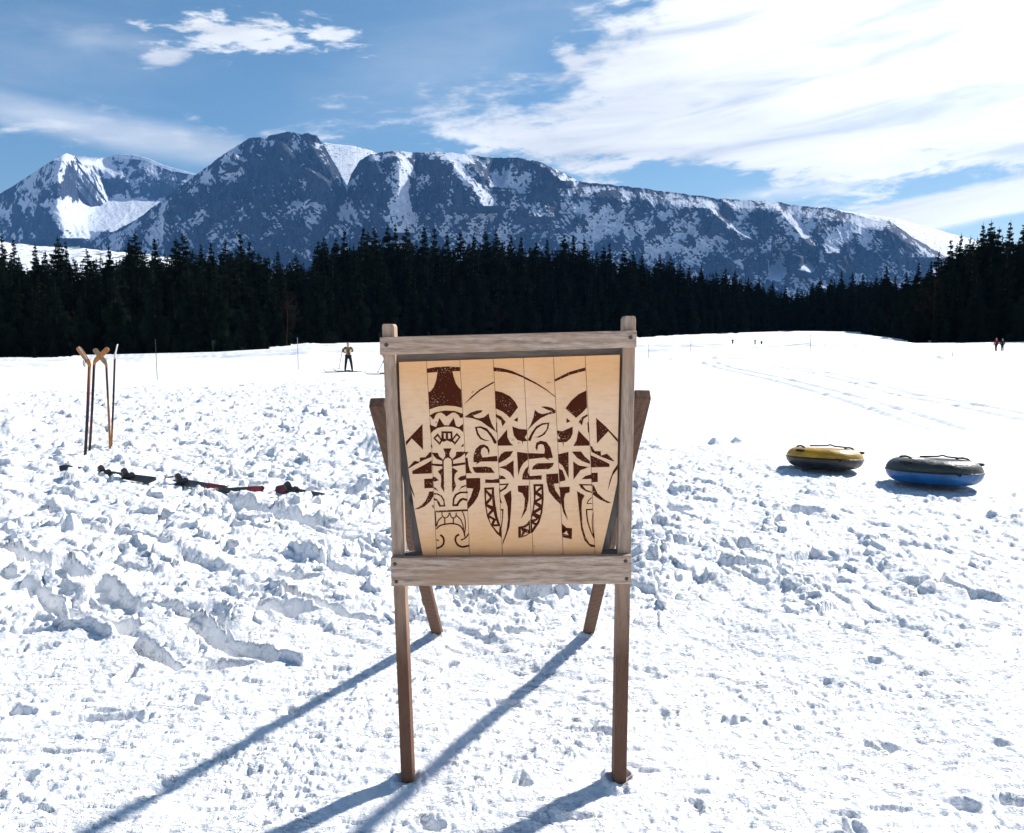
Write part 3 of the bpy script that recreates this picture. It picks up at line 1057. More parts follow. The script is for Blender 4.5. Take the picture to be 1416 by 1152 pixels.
def bare_tree(px, h_px, label, seed):
    rnd = random.Random(seed)
    u = (px - 708) / F
    D = float(edge_at(u)[0]) - 1.5
    x, y = u * D, D
    z = hz(x, y)
    H = h_px * D / F
    root = empty('bare_tree', (x, y, z))
    tag(root, label, 'tree')
    bt = bmesh.new()
    top = Vector((rnd.uniform(-.5, .5), 0, H * 0.8))
    tube(bt, [(0, 0, -0.3), top * 0.5 + Vector((0.1, 0, 0)), top], [0.13, 0.08, 0.03], 7)
    bobj('trunk', bt, M_twig, root)
    bb = bmesh.new()

    def grow(p, d, L, r, dep):
        q = p + d * L
        tube(bb, [p, (p + q) / 2 + Vector((rnd.uniform(-1, 1), rnd.uniform(-1, 1), 0)) * L * .06, q], [r, r * .75, r * .45], 4, False)
        if dep > 0:
            for _ in range(4):
                nd = (d + Vector((rnd.uniform(-1, 1), rnd.uniform(-1, 1), rnd.uniform(-.2, .7))) * 0.75).normalized()
                grow(p.lerp(q, rnd.uniform(.4, 1)), nd, L * .62, r * .5, dep - 1)
    for k in range(10):
        f = 0.25 + 0.075 * k
        grow(top * f, Vector((rnd.uniform(-1, 1), rnd.uniform(-1, 1), 0.9)).normalized(), H * 0.28 * (1.2 - f), 0.035, 2)
    bobj('branches', bb, M_twig, root)


bare_tree(112, 75, 'reddish bare bush tree at the forest foot above the hockey sticks', 1)
bare_tree(397, 95, 'slender bare tree against the dark forest left of the board', 2)
bare_tree(690, 70, 'bare reddish tree in front of the forest above the board top rail', 3)
bare_tree(1287, 110, 'thin bare tree at the corner of the right hand stand', 4)
bare_tree(1178, 80, 'bare brownish tree at the far forest edge beside the snow gap', 5)


# ------------------------------------------------------------------ notice board (wooden easel)
def wood_build(light, dark, warm, wet_z=None, axis=2, gs=1.0):
    def bld(gg, b):
        v = obco(gg, 'Object')
        sc = [9 * gs, 9 * gs, 9 * gs]
        sc[axis] = 0.9 * gs
        warp = gg.noise(gg.mapping(v, scale=tuple(3 if i != axis else 1.6 for i in range(3))), 2.2, 3, 0.55)
        vv = gg.n('ShaderNodeVectorMath', operation='MULTIPLY_ADD')
        gg.put(vv.inputs[0], warp)
        vv.inputs[1].default_value = (0.055, 0.055, 0.055)
        gg.put(vv.inputs[2], v)
        wv_ = gg.n('ShaderNodeTexWave', wave_type='RINGS', rings_direction='X' if axis == 0 else 'Z', wave_profile='SIN')
        gg.put(wv_.inputs['Vector'], gg.mapping(vv.outputs[0], scale=tuple(1.0 if i != axis else 0.12 for i in range(3))))
        wv_.inputs['Scale'].default_value = 11 * gs
        wv_.inputs['Distortion'].default_value = 2.2
        wv_.inputs['Detail'].default_value = 3
        wv_.inputs['Detail Scale'].default_value = 1.4
        fib = gg.noise(gg.mapping(v, scale=tuple(sc)), 16, 5, 0.7)
        blot = gg.noise(gg.mapping(v, scale=tuple(1 if i != axis else .5 for i in range(3))), 9, 4, 0.6)
        f = gg.m('ADD', gg.m('MULTIPLY', wv_.outputs[1], 0.12), gg.m('MULTIPLY', fib, 0.88))
        c = gg.mix(gg.ss(f, 0.22, 0.72), dark, light)
        c = gg.mix(gg.ss(blot, 0.42, 0.7, 0, 0.75), c, warm)
        if wet_z:
            sp = gg.n('ShaderNodeSeparateXYZ')
            gg.put(sp.inputs[0], v)
            wz = gg.m('ADD', sp.outputs[2], gg.m('MULTIPLY', gg.m('SUBTRACT', blot, 0.5), 0.5))
            c = gg.mix(gg.ss(wz, wet_z[0], wet_z[1], 1, 0), c, gg.mix(fib, (0.075, 0.035, 0.02), (0.2, 0.105, 0.065)))
        vo = gg.n('ShaderNodeTexVoronoi')
        gg.put(vo.inputs['Vector'], gg.mapping(v, scale=tuple(1 if i != axis else .55 for i in range(3))))
        vo.inputs['Scale'].default_value = 6.0
        c = gg.mix(gg.ss(vo.outputs['Distance'], 0.03, 0.11, 0.75, 0.0), c, tuple(k * .35 for k in dark))
        gg.put(b.inputs['Base Color'], c)
        addbump(gg, b, f, 0.4, 0.002)
    return bld


WL, WD, WW = (0.55, 0.40, 0.295), (0.24, 0.16, 0.11), (0.42, 0.26, 0.17)
M_post = material('weathered_post_wood', WL, 0.75, 0.2, wood_build(WL, WD, WW, (0.45, 1.0), 2))
M_rail = material('weathered_rail_wood', WL, 0.75, 0.2, wood_build((0.66, 0.49, 0.37), (0.19, 0.12, 0.085), (0.45, 0.28, 0.18), None, 0))
M_leg = material('brown_leg_wood', WL, 0.8, 0.15, wood_build((0.17, 0.10, 0.07), (0.07, 0.042, 0.03), (0.13, 0.07, 0.045), None, 2))
M_frame_h = material('grey_frame_wood_level', WL, 0.8, 0.15, wood_build((0.20, 0.18, 0.165), (0.09, 0.08, 0.073), (0.15, 0.12, 0.10), None, 0))
M_frame = material('grey_frame_wood', WL, 0.8, 0.15, wood_build((0.20, 0.18, 0.165), (0.09, 0.08, 0.073), (0.15, 0.12, 0.10), None, 2))


def board_build(gg, b):
    v = obco(gg, 'Object')
    sp = gg.n('ShaderNodeSeparateXYZ')
    gg.put(sp.inputs[0], v)
    n1 = gg.noise(v, 5, 5, 0.6)
    n2 = gg.noise(gg.mapping(v, scale=(0.25, 1, 1)), 90, 4, 0.6)
    n3 = gg.noise(v, 38, 2, 0.5)
    # paler in the middle of the board, orange ageing at the top and bottom edges
    e = gg.m('ABSOLUTE', gg.m('SUBTRACT', sp.outputs[2], 1.26))
    e = gg.m('ADD', e, gg.m('MULTIPLY', gg.m('SUBTRACT', n1, 0.5), 0.45))
    c = gg.mix(gg.ss(e, 0.10, 0.38), (0.96, 0.625, 0.39), (0.93, 0.48, 0.205))
    c = gg.mix(gg.ss(n1, 0.4, 0.7, 0, 0.35), c, (0.82, 0.55, 0.30))
    c = gg.mix(gg.ss(n2, 0.45, 0.7, 0, 0.28), c, (0.62, 0.40, 0.22))
    c = gg.mix(gg.ss(n3, 0.72, 0.78, 0, 0.6), c, (0.45, 0.22, 0.1))
    gg.put(b.inputs['Base Color'], c)
    addbump(gg, b, n2, 0.25, 0.001)


M_board = material('aged_plank', (0.8, 0.6, 0.38), 0.7, 0.2, board_build)


def paint_build(gg, b):
    v = obco(gg, 'Object')
    n = gg.noise(v, 170, 3, 0.7)
    n2 = gg.noise(v, 9, 3, 0.6)
    chip = gg.ss(gg.m('ADD', n, gg.m('MULTIPLY', gg.m('SUBTRACT', n2, 0.5), 0.35)), 0.645, 0.675)
    gg.put(b.inputs['Base Color'], gg.mix(chip, (0.078, 0.016, 0.006), (0.74, 0.5, 0.3)))


M_paint = material('dark_brown_paint', (0.08, 0.02, 0.01), 0.7, 0.06, paint_build)
M_bolt = mottled('rusty_steel', (0.06, 0.055, 0.055), (0.12, 0.08, 0.06), 120, 0.5, 0.4)

board = empty('notice_board', (0, BY, hz(0, BY)))
tag(board, 'wooden easel board with brown tribal pattern painted on pale planks, standing in the snow', 'notice board')
bz = board.location.z


def loc(px, py, Y=BY):
    p = at_depth(px, py, Y)
    return Vector((p.x, p.y - BY, p.z - bz))


def prism(name, pts, Y, th, mat, parent, bev=0.002, cutx=None):
    """board cut to an outline (photo pixels on the plane at distance Y), th thick behind it"""
    fr = [loc(px, py, Y) for px, py in pts]
    n = len(fr)
    V = fr + [v + Vector((0, th, 0)) for v in fr]
    Fc = [tuple(range(n)), tuple(range(2 * n - 1, n - 1, -1))] + [(k, k + n, (k + 1) % n + n, (k + 1) % n) for k in range(n)]
    bm = bmesh.new()
    vs = [bm.verts.new(v) for v in V]
    for f in Fc: bm.faces.new([vs[i] for i in f])
    o = bobj(name, bm, mat, parent)
    if bev: bevel(o, bev, 2)
    return o


# posts stand a few cm into the snow
prism('post', [(528, 452), (529, 448), (543, 448), (545, 452), (557.5, 750), (571.5, 1100), (555.5, 1100), (541.5, 750)], BY, 0.075, M_post, board, 0.003)
prism('post', [(862.5, 441), (864.5, 437), (878, 437), (879.5, 441), (873, 750), (866, 1100), (848.5, 1100), (855, 750)], BY, 0.075, M_post, board, 0.003)
prism('top_rail', [(525, 466.5), (880.5, 457), (880.5, 480.5), (525, 491)], BY - 0.028, 0.026, M_rail, board, 0.003)
prism('bottom_rail', [(540, 771.5), (873.5, 768.5), (873.5, 807.5), (541, 811)], BY - 0.030, 0.028, M_rail, board, 0.003)
# inner frame behind the planks
PL = [(551.4, 500.8), (553, 558), (557, 590), (563.6, 639.7), (568, 672), (572.6, 703.3), (585.5, 772)]
PR = [(857.4, 490.5), (855.8, 560), (854.6, 605), (854, 640), (853.9, 665.8), (848, 695), (830.5, 770)]
prism('frame_board', [(p[0] - 9, p[1]) for p in PL][:1] + [(541, 490)] + [(866, 480)] + [(PR[0][0] + 8, PR[0][1])] + [(PR[0][0] - 2, PR[0][1] + 3)] + [(PL[0][0] + 2, PL[0][1] + 3)], BY + 0.03, 0.02, M_frame_h, board, 0.001)
prism('frame_board', [(p[0] - 9.5, p[1]) for p in PL] + [(p[0] + 2, p[1]) for p in PL[::-1]], BY + 0.033, 0.02, M_frame, board, 0.001)
prism('frame_board', [(p[0] + 9.5, p[1]) for p in PR] + [(p[0] - 2, p[1]) for p in PR[::-1]], BY + 0.033, 0.02, M_frame, board, 0.001)
prism('frame_board', [(560, 765), (858, 762), (858, 772), (560, 775)], BY + 0.024, 0.03, M_frame_h, board, 0.001)

prism('dark_gap_backing', [(p[0] + 4, p[1] + 3) for p in PL] + [(p[0] - 4, p[1] + 1) for p in PR[::-1]], BY + 0.032, 0.006, M_leg, board, 0)  # added dark sheet, keeps bright snow from showing through the plank gaps
# planks
ED = [None, [(589.7, 500), (597, 619), (599.7, 678), (604, 771)], [(635.8, 500), (642.8, 619), (649.7, 771)], [(682, 496.7), (688, 605), (694.9, 770)],
      [(723.6, 496.7), (729.9, 619), (737.5, 769)], [(765.3, 494), (771.5, 619), (779, 768)], [(809, 492.5), (816.7, 632.8), (823, 768)], None]


def topy(x): return 500.8 + (x - 551.4) * (490.5 - 500.8) / (857.4 - 551.4)
def boty(x): return 773 - (x - 585) * 3 / 245.0


PLY = BY + 0.012
planks = []
for k in range(7):
    Lf = PL if k == 0 else [(x + 0.28, y) for x, y in ED[k]]
    Rt = PR if k == 6 else [(x - 0.28, y) for x, y in ED[k + 1]]
    Lf = [(Lf[0][0], topy(Lf[0][0]))] + list(Lf[1:-1]) + [(Lf[-1][0], boty(Lf[-1][0]))]
    Rt = [(Rt[0][0], topy(Rt[0][0]))] + list(Rt[1:-1]) + [(Rt[-1][0], boty(Rt[-1][0]))]
    planks.append(prism('plank', Lf + Rt[::-1], PLY, 0.018, M_board, board, 0.0008))

OX = {'A': (540, 480), 'B': (700, 480), 'C': (540, 620), 'D': (700, 620)}
S = lambda tile, s: [(OX[tile][0] + float(a.split(',')[0]) / 7.2, OX[tile][1] + float(a.split(',')[1]) / 7.2) for a in s.split()]
ART = {k: [] for k in range(7)}


def art(k, tile, s, *holes): ART[k].append([S(tile, s)] + [S(tile, h) for h in holes])


def stroke(k, tile, s, w, w2=None):
    pts = S(tile, s)
    q = []
    for a in range(len(pts) - 1):                     # smooth the line (Catmull-Rom)
        p0, p1, p2, p3 = pts[max(a - 1, 0)], pts[a], pts[a + 1], pts[min(a + 2, len(pts) - 1)]
        for t in (0, .25, .5, .75):
            q.append(tuple(0.5 * (2 * p1[i] + (p2[i] - p0[i]) * t + (2 * p0[i] - 5 * p1[i] + 4 * p2[i] - p3[i]) * t * t + (3 * p1[i] - p0[i] - 3 * p2[i] + p3[i]) * t ** 3) for i in (0, 1)))
    q.append(pts[-1])
    Lp, Rp = [], []
    for a, p in enumerate(q):
        b0, b1 = q[max(a - 1, 0)], q[min(a + 1, len(q) - 1)]
        tx, ty = b1[0] - b0[0], b1[1] - b0[1]
        l = math.hypot(tx, ty) or 1
        ww = (w + ((w2 if w2 is not None else w) - w) * a / (len(q) - 1)) / 14.4
        Lp.append((p[0] - ty / l * ww, p[1] + tx / l * ww)); Rp.append((p[0] + ty / l * ww, p[1] - tx / l * ww))
    ART[k].append([Lp + Rp[::-1]])


art(0, 'A', '152,942 318,766 324,1020 211,909 154,982')
art(0, 'C', '176,193 238,124 290,134 293,92 348,88 395,35 408,42 408,86 330,118 250,160 182,200')
art(0, 'C', '217,226 330,168 410,120 412,250 218,257')
art(0, 'C', '335,305 420,300 425,395 338,398')
art(0, 'C', '195,345 215,400 245,492 222,455 198,385')
art(0, 'C', '236,610 300,575 345,530 372,475 385,430 428,430 427,478 395,530 340,578 285,603')
art(0, 'C', '412,575 425,560 434,605')
art(1, 'A', '361,215 450,200 570,193 692,200 692,240 616,240 628,295 650,360 680,405 703,425 712,605 640,588 550,582 470,592 384,622 376,450 400,438 430,400 455,330 468,248 361,257')
art(1, 'A', '386,682 440,652 540,632 640,637 720,665 722,702 695,706 675,675 640,652 610,655 585,672 556,692 530,667 505,652 475,656 450,674 436,708 424,722 400,692')
art(1, 'A', '389,772 455,797 486,705 535,778 580,780 628,705 652,785 680,798 722,765 725,850 690,818 620,795 545,791 470,806 430,830 400,862')
art(1, 'A', '507,838 616,840 618,935 598,945 562,930 525,945 507,930', '530,858 550,858 550,915 530,910', '572,858 597,860 599,912 574,912')
art(1, 'A', '425,907 470,858 520,930 490,976', '446,908 468,886 500,930 486,948')
art(1, 'A', '660,854 698,896 640,976 600,930', '660,880 680,898 641,946 622,926')
art(1, 'A', '400,965 422,998 404,1000')
art(1, 'A', '728,960 698,992 729,990')
art(1, 'C', '525,2 608,0 585,50 590,80 618,108 625,140 622,182 610,186 610,130 600,106 570,92 540,106 528,135 530,200 515,180 515,125 545,80 545,50')
art(1, 'C', '412,45 470,45 485,80 520,108 515,126 460,107 430,77')
art(1, 'C', '655,35 740,32 742,48 700,85 625,119 618,105 650,75')
art(1, 'C', '411,152 515,158 515,180 460,178 412,168')
art(1, 'C', '622,155 742,140 744,162 680,172 622,180')
art(1, 'C', '516,182 530,196 535,440 500,380 506,310 500,270 470,230 516,200')
art(1, 'C', '612,190 670,225 640,260 635,310 652,375 619,442 612,400')
art(1, 'C', '418,285 445,285 480,318 450,330 420,330')
art(1, 'C', '750,268 700,280 668,305 700,325 752,310')
art(1, 'C', '421,383 450,395 480,430 440,408')
art(1, 'C', '755,365 710,377 675,426 702,398 756,374')
art(1, 'C', '427,445 470,450 510,470 535,510 546,580 485,582 475,560 455,522 429,514 429,495 460,505 485,535 500,566 528,565 525,520 500,480 465,462 428,460')
art(1, 'C', '770,430 690,432 645,455 620,500 615,576 672,576 690,540 720,515 762,525 766,505 720,492 690,505 668,535 655,557 632,557 638,505 660,468 700,448 770,446')
art(1, 'C', '438,622 768,607 769,625 439,640')
for s_, w_ in (('445,640 448,690 453,780', 12), ('455,805 490,772 540,757 600,750 660,757 700,780 730,830 740,880', 14), ('460,775 475,722 512,685', 11), ('512,635 515,670 535,692 560,690 580,665 585,640', 11),
               ('592,640 600,675 622,695 648,680 655,640', 11), ('540,692 540,754', 12), ('625,695 625,751', 12), ('655,670 695,705 720,760 728,810', 11), ('715,628 740,700 745,780 737,850', 10), ('778,850 748,890 700,915', 13),
               ('684,858 655,875 646,915 668,960 715,982 782,968', 19), ('495,862 522,885 532,925 515,970 460,996', 19), ('456,910 481,920', 12)):
    stroke(1, 'C', s_, w_)
art(2, 'A', '728,576 800,497 880,427 1028,342 1028,357 890,438 810,505')
art(2, 'A', '737,697 800,652 860,632 915,628 905,650 860,668 818,682 842,702 880,710 930,700 978,660 985,700 1010,770 1052,845 960,782 900,738 820,710')
art(2, 'A', '840,795 900,788 960,810 1010,870 1057,940 1055,962 1030,960 1005,905 960,842 900,808 862,806 872,850 902,900 940,922 990,932 940,934 895,917 860,872')
art(2, 'C', '825,137 826,72 850,5 890,-31 930,-38 970,-18 988,22 978,64 965,12 935,-13 905,7 898,50 915,92 1062,75 1066,130 900,132 850,160 862,140')
art(2, 'C', '815,188 950,182 1000,192 1037,245 850,245 830,225')
art(2, 'C', '742,38 778,35 746,80')
art(2, 'C', '747,92 767,95 775,160 790,218 812,248 750,250')
art(2, 'C', '756,298 893,296 895,400 870,480 825,550 770,605 768,540 800,480 825,400 760,395')
art(2, 'C', '943,310 1015,313 1080,302 1083,345 943,345')
art(2, 'C', '932,392 1030,388 1032,450 1045,560 1065,680 1100,790 1106,890 1060,852 1000,770 960,680 940,560',
    '953,412 1010,410 1006,462', '952,442 990,490 952,530', '1012,500 1018,575 966,556', '955,580 1002,612 968,655', '1024,628 1044,702 985,668', '982,692 1020,712 1000,756', '1050,715 1066,756 1028,757', '1022,778 1086,776 1080,845')
art(3, 'B', '-127,200 -30,213 60,238 172,289 181,311 100,278 0,250 -126,240')
art(3, 'A', '1040,435 1110,450 1190,490 1240,545 1270,600 1190,705 1120,645 1045,610')
art(3, 'A', '1048,668 1100,690 1148,745 1115,790 1100,732 1048,692')
art(3, 'B', '75,728 115,698 115,745')
art(3, 'B', '60,790 130,815 208,822 204,868 185,900 212,934 166,940 162,975 156,938 110,925 75,880')
art(3, 'A', '1052,750 1062,750 1062,850 1052,850')
art(3, 'A', '1160,820 1165,900 1190,950 1222,980 1066,983 1070,930')
art(3, 'C', '1070,112 1100,57 1140,32 1222,28 1190,80 1140,115 1076,150')
art(3, 'C', '1078,190 1150,170 1225,120 1228,300 1190,240 1140,207')
art(3, 'D', '108,35 214,50 217,110 170,150 140,200 120,272')
art(3, 'D', '222,177 215,240 233,270 234,312 158,312 165,260 190,207')
art(3, 'C', '1079,270 1120,275 1150,302 1140,308 1080,308')
art(3, 'C', '1085,355 1180,350 1150,402 1092,437 1085,421 1130,396 1155,365 1085,368')
art(3, 'C', '1080,400 1090,400 1088,470 1110,550 1092,542')
art(3, 'C', '1128,470 1200,418 1205,500 1200,620 1185,780 1150,880 1116,960 1121,920 1155,820 1170,700 1165,580')
art(3, 'C', '1098,605 1125,605 1120,700 1108,790 1100,790 1112,700 1111,620 1098,618')
art(3, 'D', '115,372 226,370 222,520 200,620 148,703 180,600 186,500 160,447 118,430')
art(3, 'D', '120,780 165,775 205,750 234,713 243,845 185,880 120,895', '146,798 162,834 148,868', '166,872 190,836 224,848', '184,796 224,764 226,812')
art(4, 'B', '178,292 290,350 400,420 487,490 487,499 400,432 300,372 184,316')
art(4, 'B', '285,625 320,655 360,668 410,657 455,640 400,620 346,593 400,592 455,605 491,630 493,658 420,672 340,710 280,760 225,815 210,832 245,770 272,700')
art(4, 'B', '430,752 360,758 300,788 255,848 225,905 215,930 243,935 262,882 300,817 360,775 412,766 402,820 360,868 310,893 270,897 330,901 382,872 420,812')
art(4, 'B', '219,1056 380,1062 385,1020 372,975 345,965 318,977 308,1036 290,1002 300,955 340,932 400,945 440,1000 465,1102 415,1108 432,1130 380,1100 225,1116')
art(4, 'D', '256,212 270,177 310,150 476,145 460,180 425,206')
art(4, 'D', '230,278 355,268 352,312 236,313')
art(4, 'D', '398,258 517,250 524,350 473,352 490,420 538,490 543,560 480,500 425,430 402,340')
art(4, 'D', '270,358 368,355 374,500 360,640 330,742 267,836 246,845 240,718 265,600 276,500',
    '292,378 345,378 296,425', '352,408 352,460 314,434', '294,462 338,490 290,515', '352,508 350,560 306,535', '285,560 328,590 274,620', '346,612 336,665 292,645', '264,672 300,700 252,710', '324,702 302,742 276,738', '256,752 284,765 260,802')
art(5, 'B', '478,325 620,250 787,203 789,235 640,275 486,343')
art(5, 'B', '590,610 650,530 720,470 798,432 805,600 760,650 695,705')
art(5, 'B', '600,705 640,740 600,755')
art(5, 'B', '806,670 813,685 770,715 755,780 720,745 760,695')
art(5, 'B', '505,830 560,838 662,792 662,860 640,910 600,945 572,948 570,998 560,948 511,948 512,915 540,913 508,865')
art(5, 'B', '808,750 818,750 825,850 815,850')
art(5, 'B', '720,830 828,945 831,981 668,985 700,930')
art(5, 'D', '518,60 620,35 622,300 590,230 560,172 520,140')
art(5, 'D', '655,32 745,32 780,80 832,125 835,156 760,130 700,90')
art(5, 'D', '668,130 720,170 828,188 740,217 670,312')
art(5, 'D', '750,308 790,275 845,260 849,305')
art(5, 'D', '522,200 560,220 590,300 586,322 530,332')
art(5, 'D', '722,355 855,360 855,372 762,369 792,410 852,432 852,445 790,427 745,397')
art(5, 'D', '525,388 632,382 632,438 590,450 575,500 580,600 616,718 570,640 545,540 540,450')
art(5, 'D', '705,425 780,470 755,520 750,600 760,780 790,880 830,950 885,965 885,985 840,980 780,920 745,800 725,620')
stroke(5, 'D', '855,488 820,520 805,552', 8)
stroke(5, 'D', '803,551 855,550', 7)
art(5, 'D', '793,605 863,602 863,614 793,617')
stroke(5, 'D', '799,612 810,720 845,830 876,892', 13)
stroke(5, 'D', '866,640 856,720 862,810 876,892', 6, 12)
art(5, 'D', '555,750 600,792 655,795 653,905 562,886', '556,792 588,812 558,842', '566,850 602,820 622,868')
art(6, 'B', '895,705 990,790 1110,915 1113,950 1016,838 903,960')
art(6, 'B', '835,985 855,990 880,1035 940,1038 945,1080 1005,1062 1078,1135 1060,1137 940,1090 850,1045')
art(6, 'D', '838,68 940,112 1028,155 1028,185 845,190')
art(6, 'D', '848,245 910,243 912,335 850,338')
art(6, 'D', '858,360 875,375 910,450 980,510 1048,545 1010,545 930,510 862,460')
art(6, 'D', '1108,160 1108,205 1060,270 1010,425 1030,320 1065,225')

for k, shapes in ART.items():
    bm = bmesh.new()
    n = 0
    for loops in shapes:
        n += 1
        L3 = [[loc(x, y, PLY - 0.0006) for x, y in lp] for lp in loops]
        flat = [p for lp in L3 for p in lp]
        tr = tessellate_polygon([[Vector((p.x, p.z, 0)) for p in lp] for lp in L3])
        vs = [bm.verts.new(p) for p in flat]
        vb = [bm.verts.new(p + Vector((0, 0.0005, 0))) for p in flat]
        for t in tr:
            try: bm.faces.new([vs[i] for i in t])
            except ValueError: pass
        o0 = 0
        for lp in L3:
            m_ = len(lp)
            for q in range(m_):
                a, b = o0 + q, o0 + (q + 1) % m_
                try: bm.faces.new((vs[a], vs[b], vb[b], vb[a]))
                except ValueError: pass
            o0 += m_
    mo = bobj('painted_pattern', bm, M_paint, planks[k])

for (px, py) in [(534, 477), (872, 466.5), (546, 780), (548, 804.5), (865, 776), (866.5, 800.5)]:
    c = loc(px, py, BY - 0.03)
    bm = bmesh.new()
    bmesh.ops.create_cone(bm, cap_ends=True, segments=18, radius1=0.0078, radius2=0.0062, depth=0.006, matrix=Matrix.Translation(c) @ Matrix.Rotation(R(90), 4, 'X'))
    bmesh.ops.create_cone(bm, cap_ends=True, segments=6, radius1=0.0036, radius2=0.0034, depth=0.004, matrix=Matrix.Translation(c + Vector((0, -0.004, 0))) @ Matrix.Rotation(R(90), 4, 'X'))
    bobj('bolt', bm, M_bolt, board)


def beam(name, a, b, w, t, mat, parent, cham=0.0):
    """rectangular beam between two points (local), w across x, t deep"""
    a, b = Vector(a), Vector(b)
    d = (b - a).normalized()
    sx = Vector((1, 0, 0)); sx = (sx - d * sx.dot(d)).normalized()
    sy = d.cross(sx)
    bm = bmesh.new()
    V = []
    for p in (a, b):
        for s1, s2 in ((-1, -1), (1, -1), (1, 1), (-1, 1)):
            V.append(bm.verts.new(p + sx * s1 * w / 2 + sy * s2 * t / 2))
    bm.faces.new(V[:4]); bm.faces.new(V[4:][::-1])
    for q in range(4): bm.faces.new((V[q], V[(q + 1) % 4], V[(q + 1) % 4 + 4], V[q + 4]))
    if cham:                                          # bevel cut at the outer top corner
        V[4].co -= d * cham * 0.4; V[7].co -= d * cham * 0.4
    o = bobj(name, bm, mat, parent)
    bevel(o, 0.004, 2)
    return o


for s, (tp, bt) in enumerate((((521.5, 556), (605.5, 877)), ((889, 545), (813, 877)))):
    top_ = loc(tp[0], tp[1], BY + 0.115)
    d_ = ray(bt[0], bt[1])
    Yb = -CAMH / d_.z * d_.y
    foot = loc(bt[0], bt[1], Yb + 0.02)
    v_ = (foot - top_).normalized()
    beam('rear_leg', foot + v_ * 0.06, top_, 0.058, 0.045, M_leg, board)
#beam('brace', loc(545, 640, BY + 0.2), loc(868, 640, BY + 0.2), 0.03, 0.02, M_leg, board).hide_render = False

# ------------------------------------------------------------------ snow tubes
def rev(prof, n=64, sx=1.0, a0=0.0, a1=2 * math.pi):
    """surface of revolution from (r, z) profile"""
    bm = bmesh.new()
    closed = abs(a1 - a0 - 2 * math.pi) < 1e-6
    m = n if closed else n + 1
    rings = [[bm.verts.new((r * math.cos(a0 + (a1 - a0) * k / n) * sx, r * math.sin(a0 + (a1 - a0) * k / n), z)) for k in range(m)] for r, z in prof]
    for a, b in zip(rings, rings[1:]):
        for k in range(n):
            bm.faces.new((a[k], a[(k + 1) % m], b[(k + 1) % m], b[k]))
    return bm


def vinyl(c1, c2, name):
    def bld(gg, b):
        v = obco(gg)
        n = gg.noise(v, 5, 4, 0.6)
        gg.put(b.inputs['Base Color'], gg.mix(gg.ss(n, 0.35, 0.65), c1, c2))
        gg.put(b.inputs['Roughness'], gg.ss(gg.noise(v, 22, 3, 0.6), 0.3, 0.7, 0.32, 0.55))
        wr = gg.noise(gg.mapping(v, scale=(1, 1, 3)), 9, 4, 0.6)
        addbump(gg, b, wr, 0.5, 0.02)
    return material(name, c1, 0.42, 0.45, bld)


M_yel = vinyl((0.33, 0.165, 0.006), (0.50, 0.27, 0.012), 'yellow_vinyl')
M_blk = vinyl((0.010, 0.011, 0.012), (0.022, 0.022, 0.022), 'black_vinyl')
M_dgr = vinyl((0.020, 0.028, 0.024), (0.035, 0.04, 0.036), 'dark_grey_vinyl')
M_blu = vinyl((0.002, 0.065, 0.19), (0.004, 0.10, 0.30), 'blue_vinyl')
M_web = mottled('black_webbing', (0.012, 0.012, 0.012), (0.03, 0.03, 0.03), 60, 0.8, 0.2)


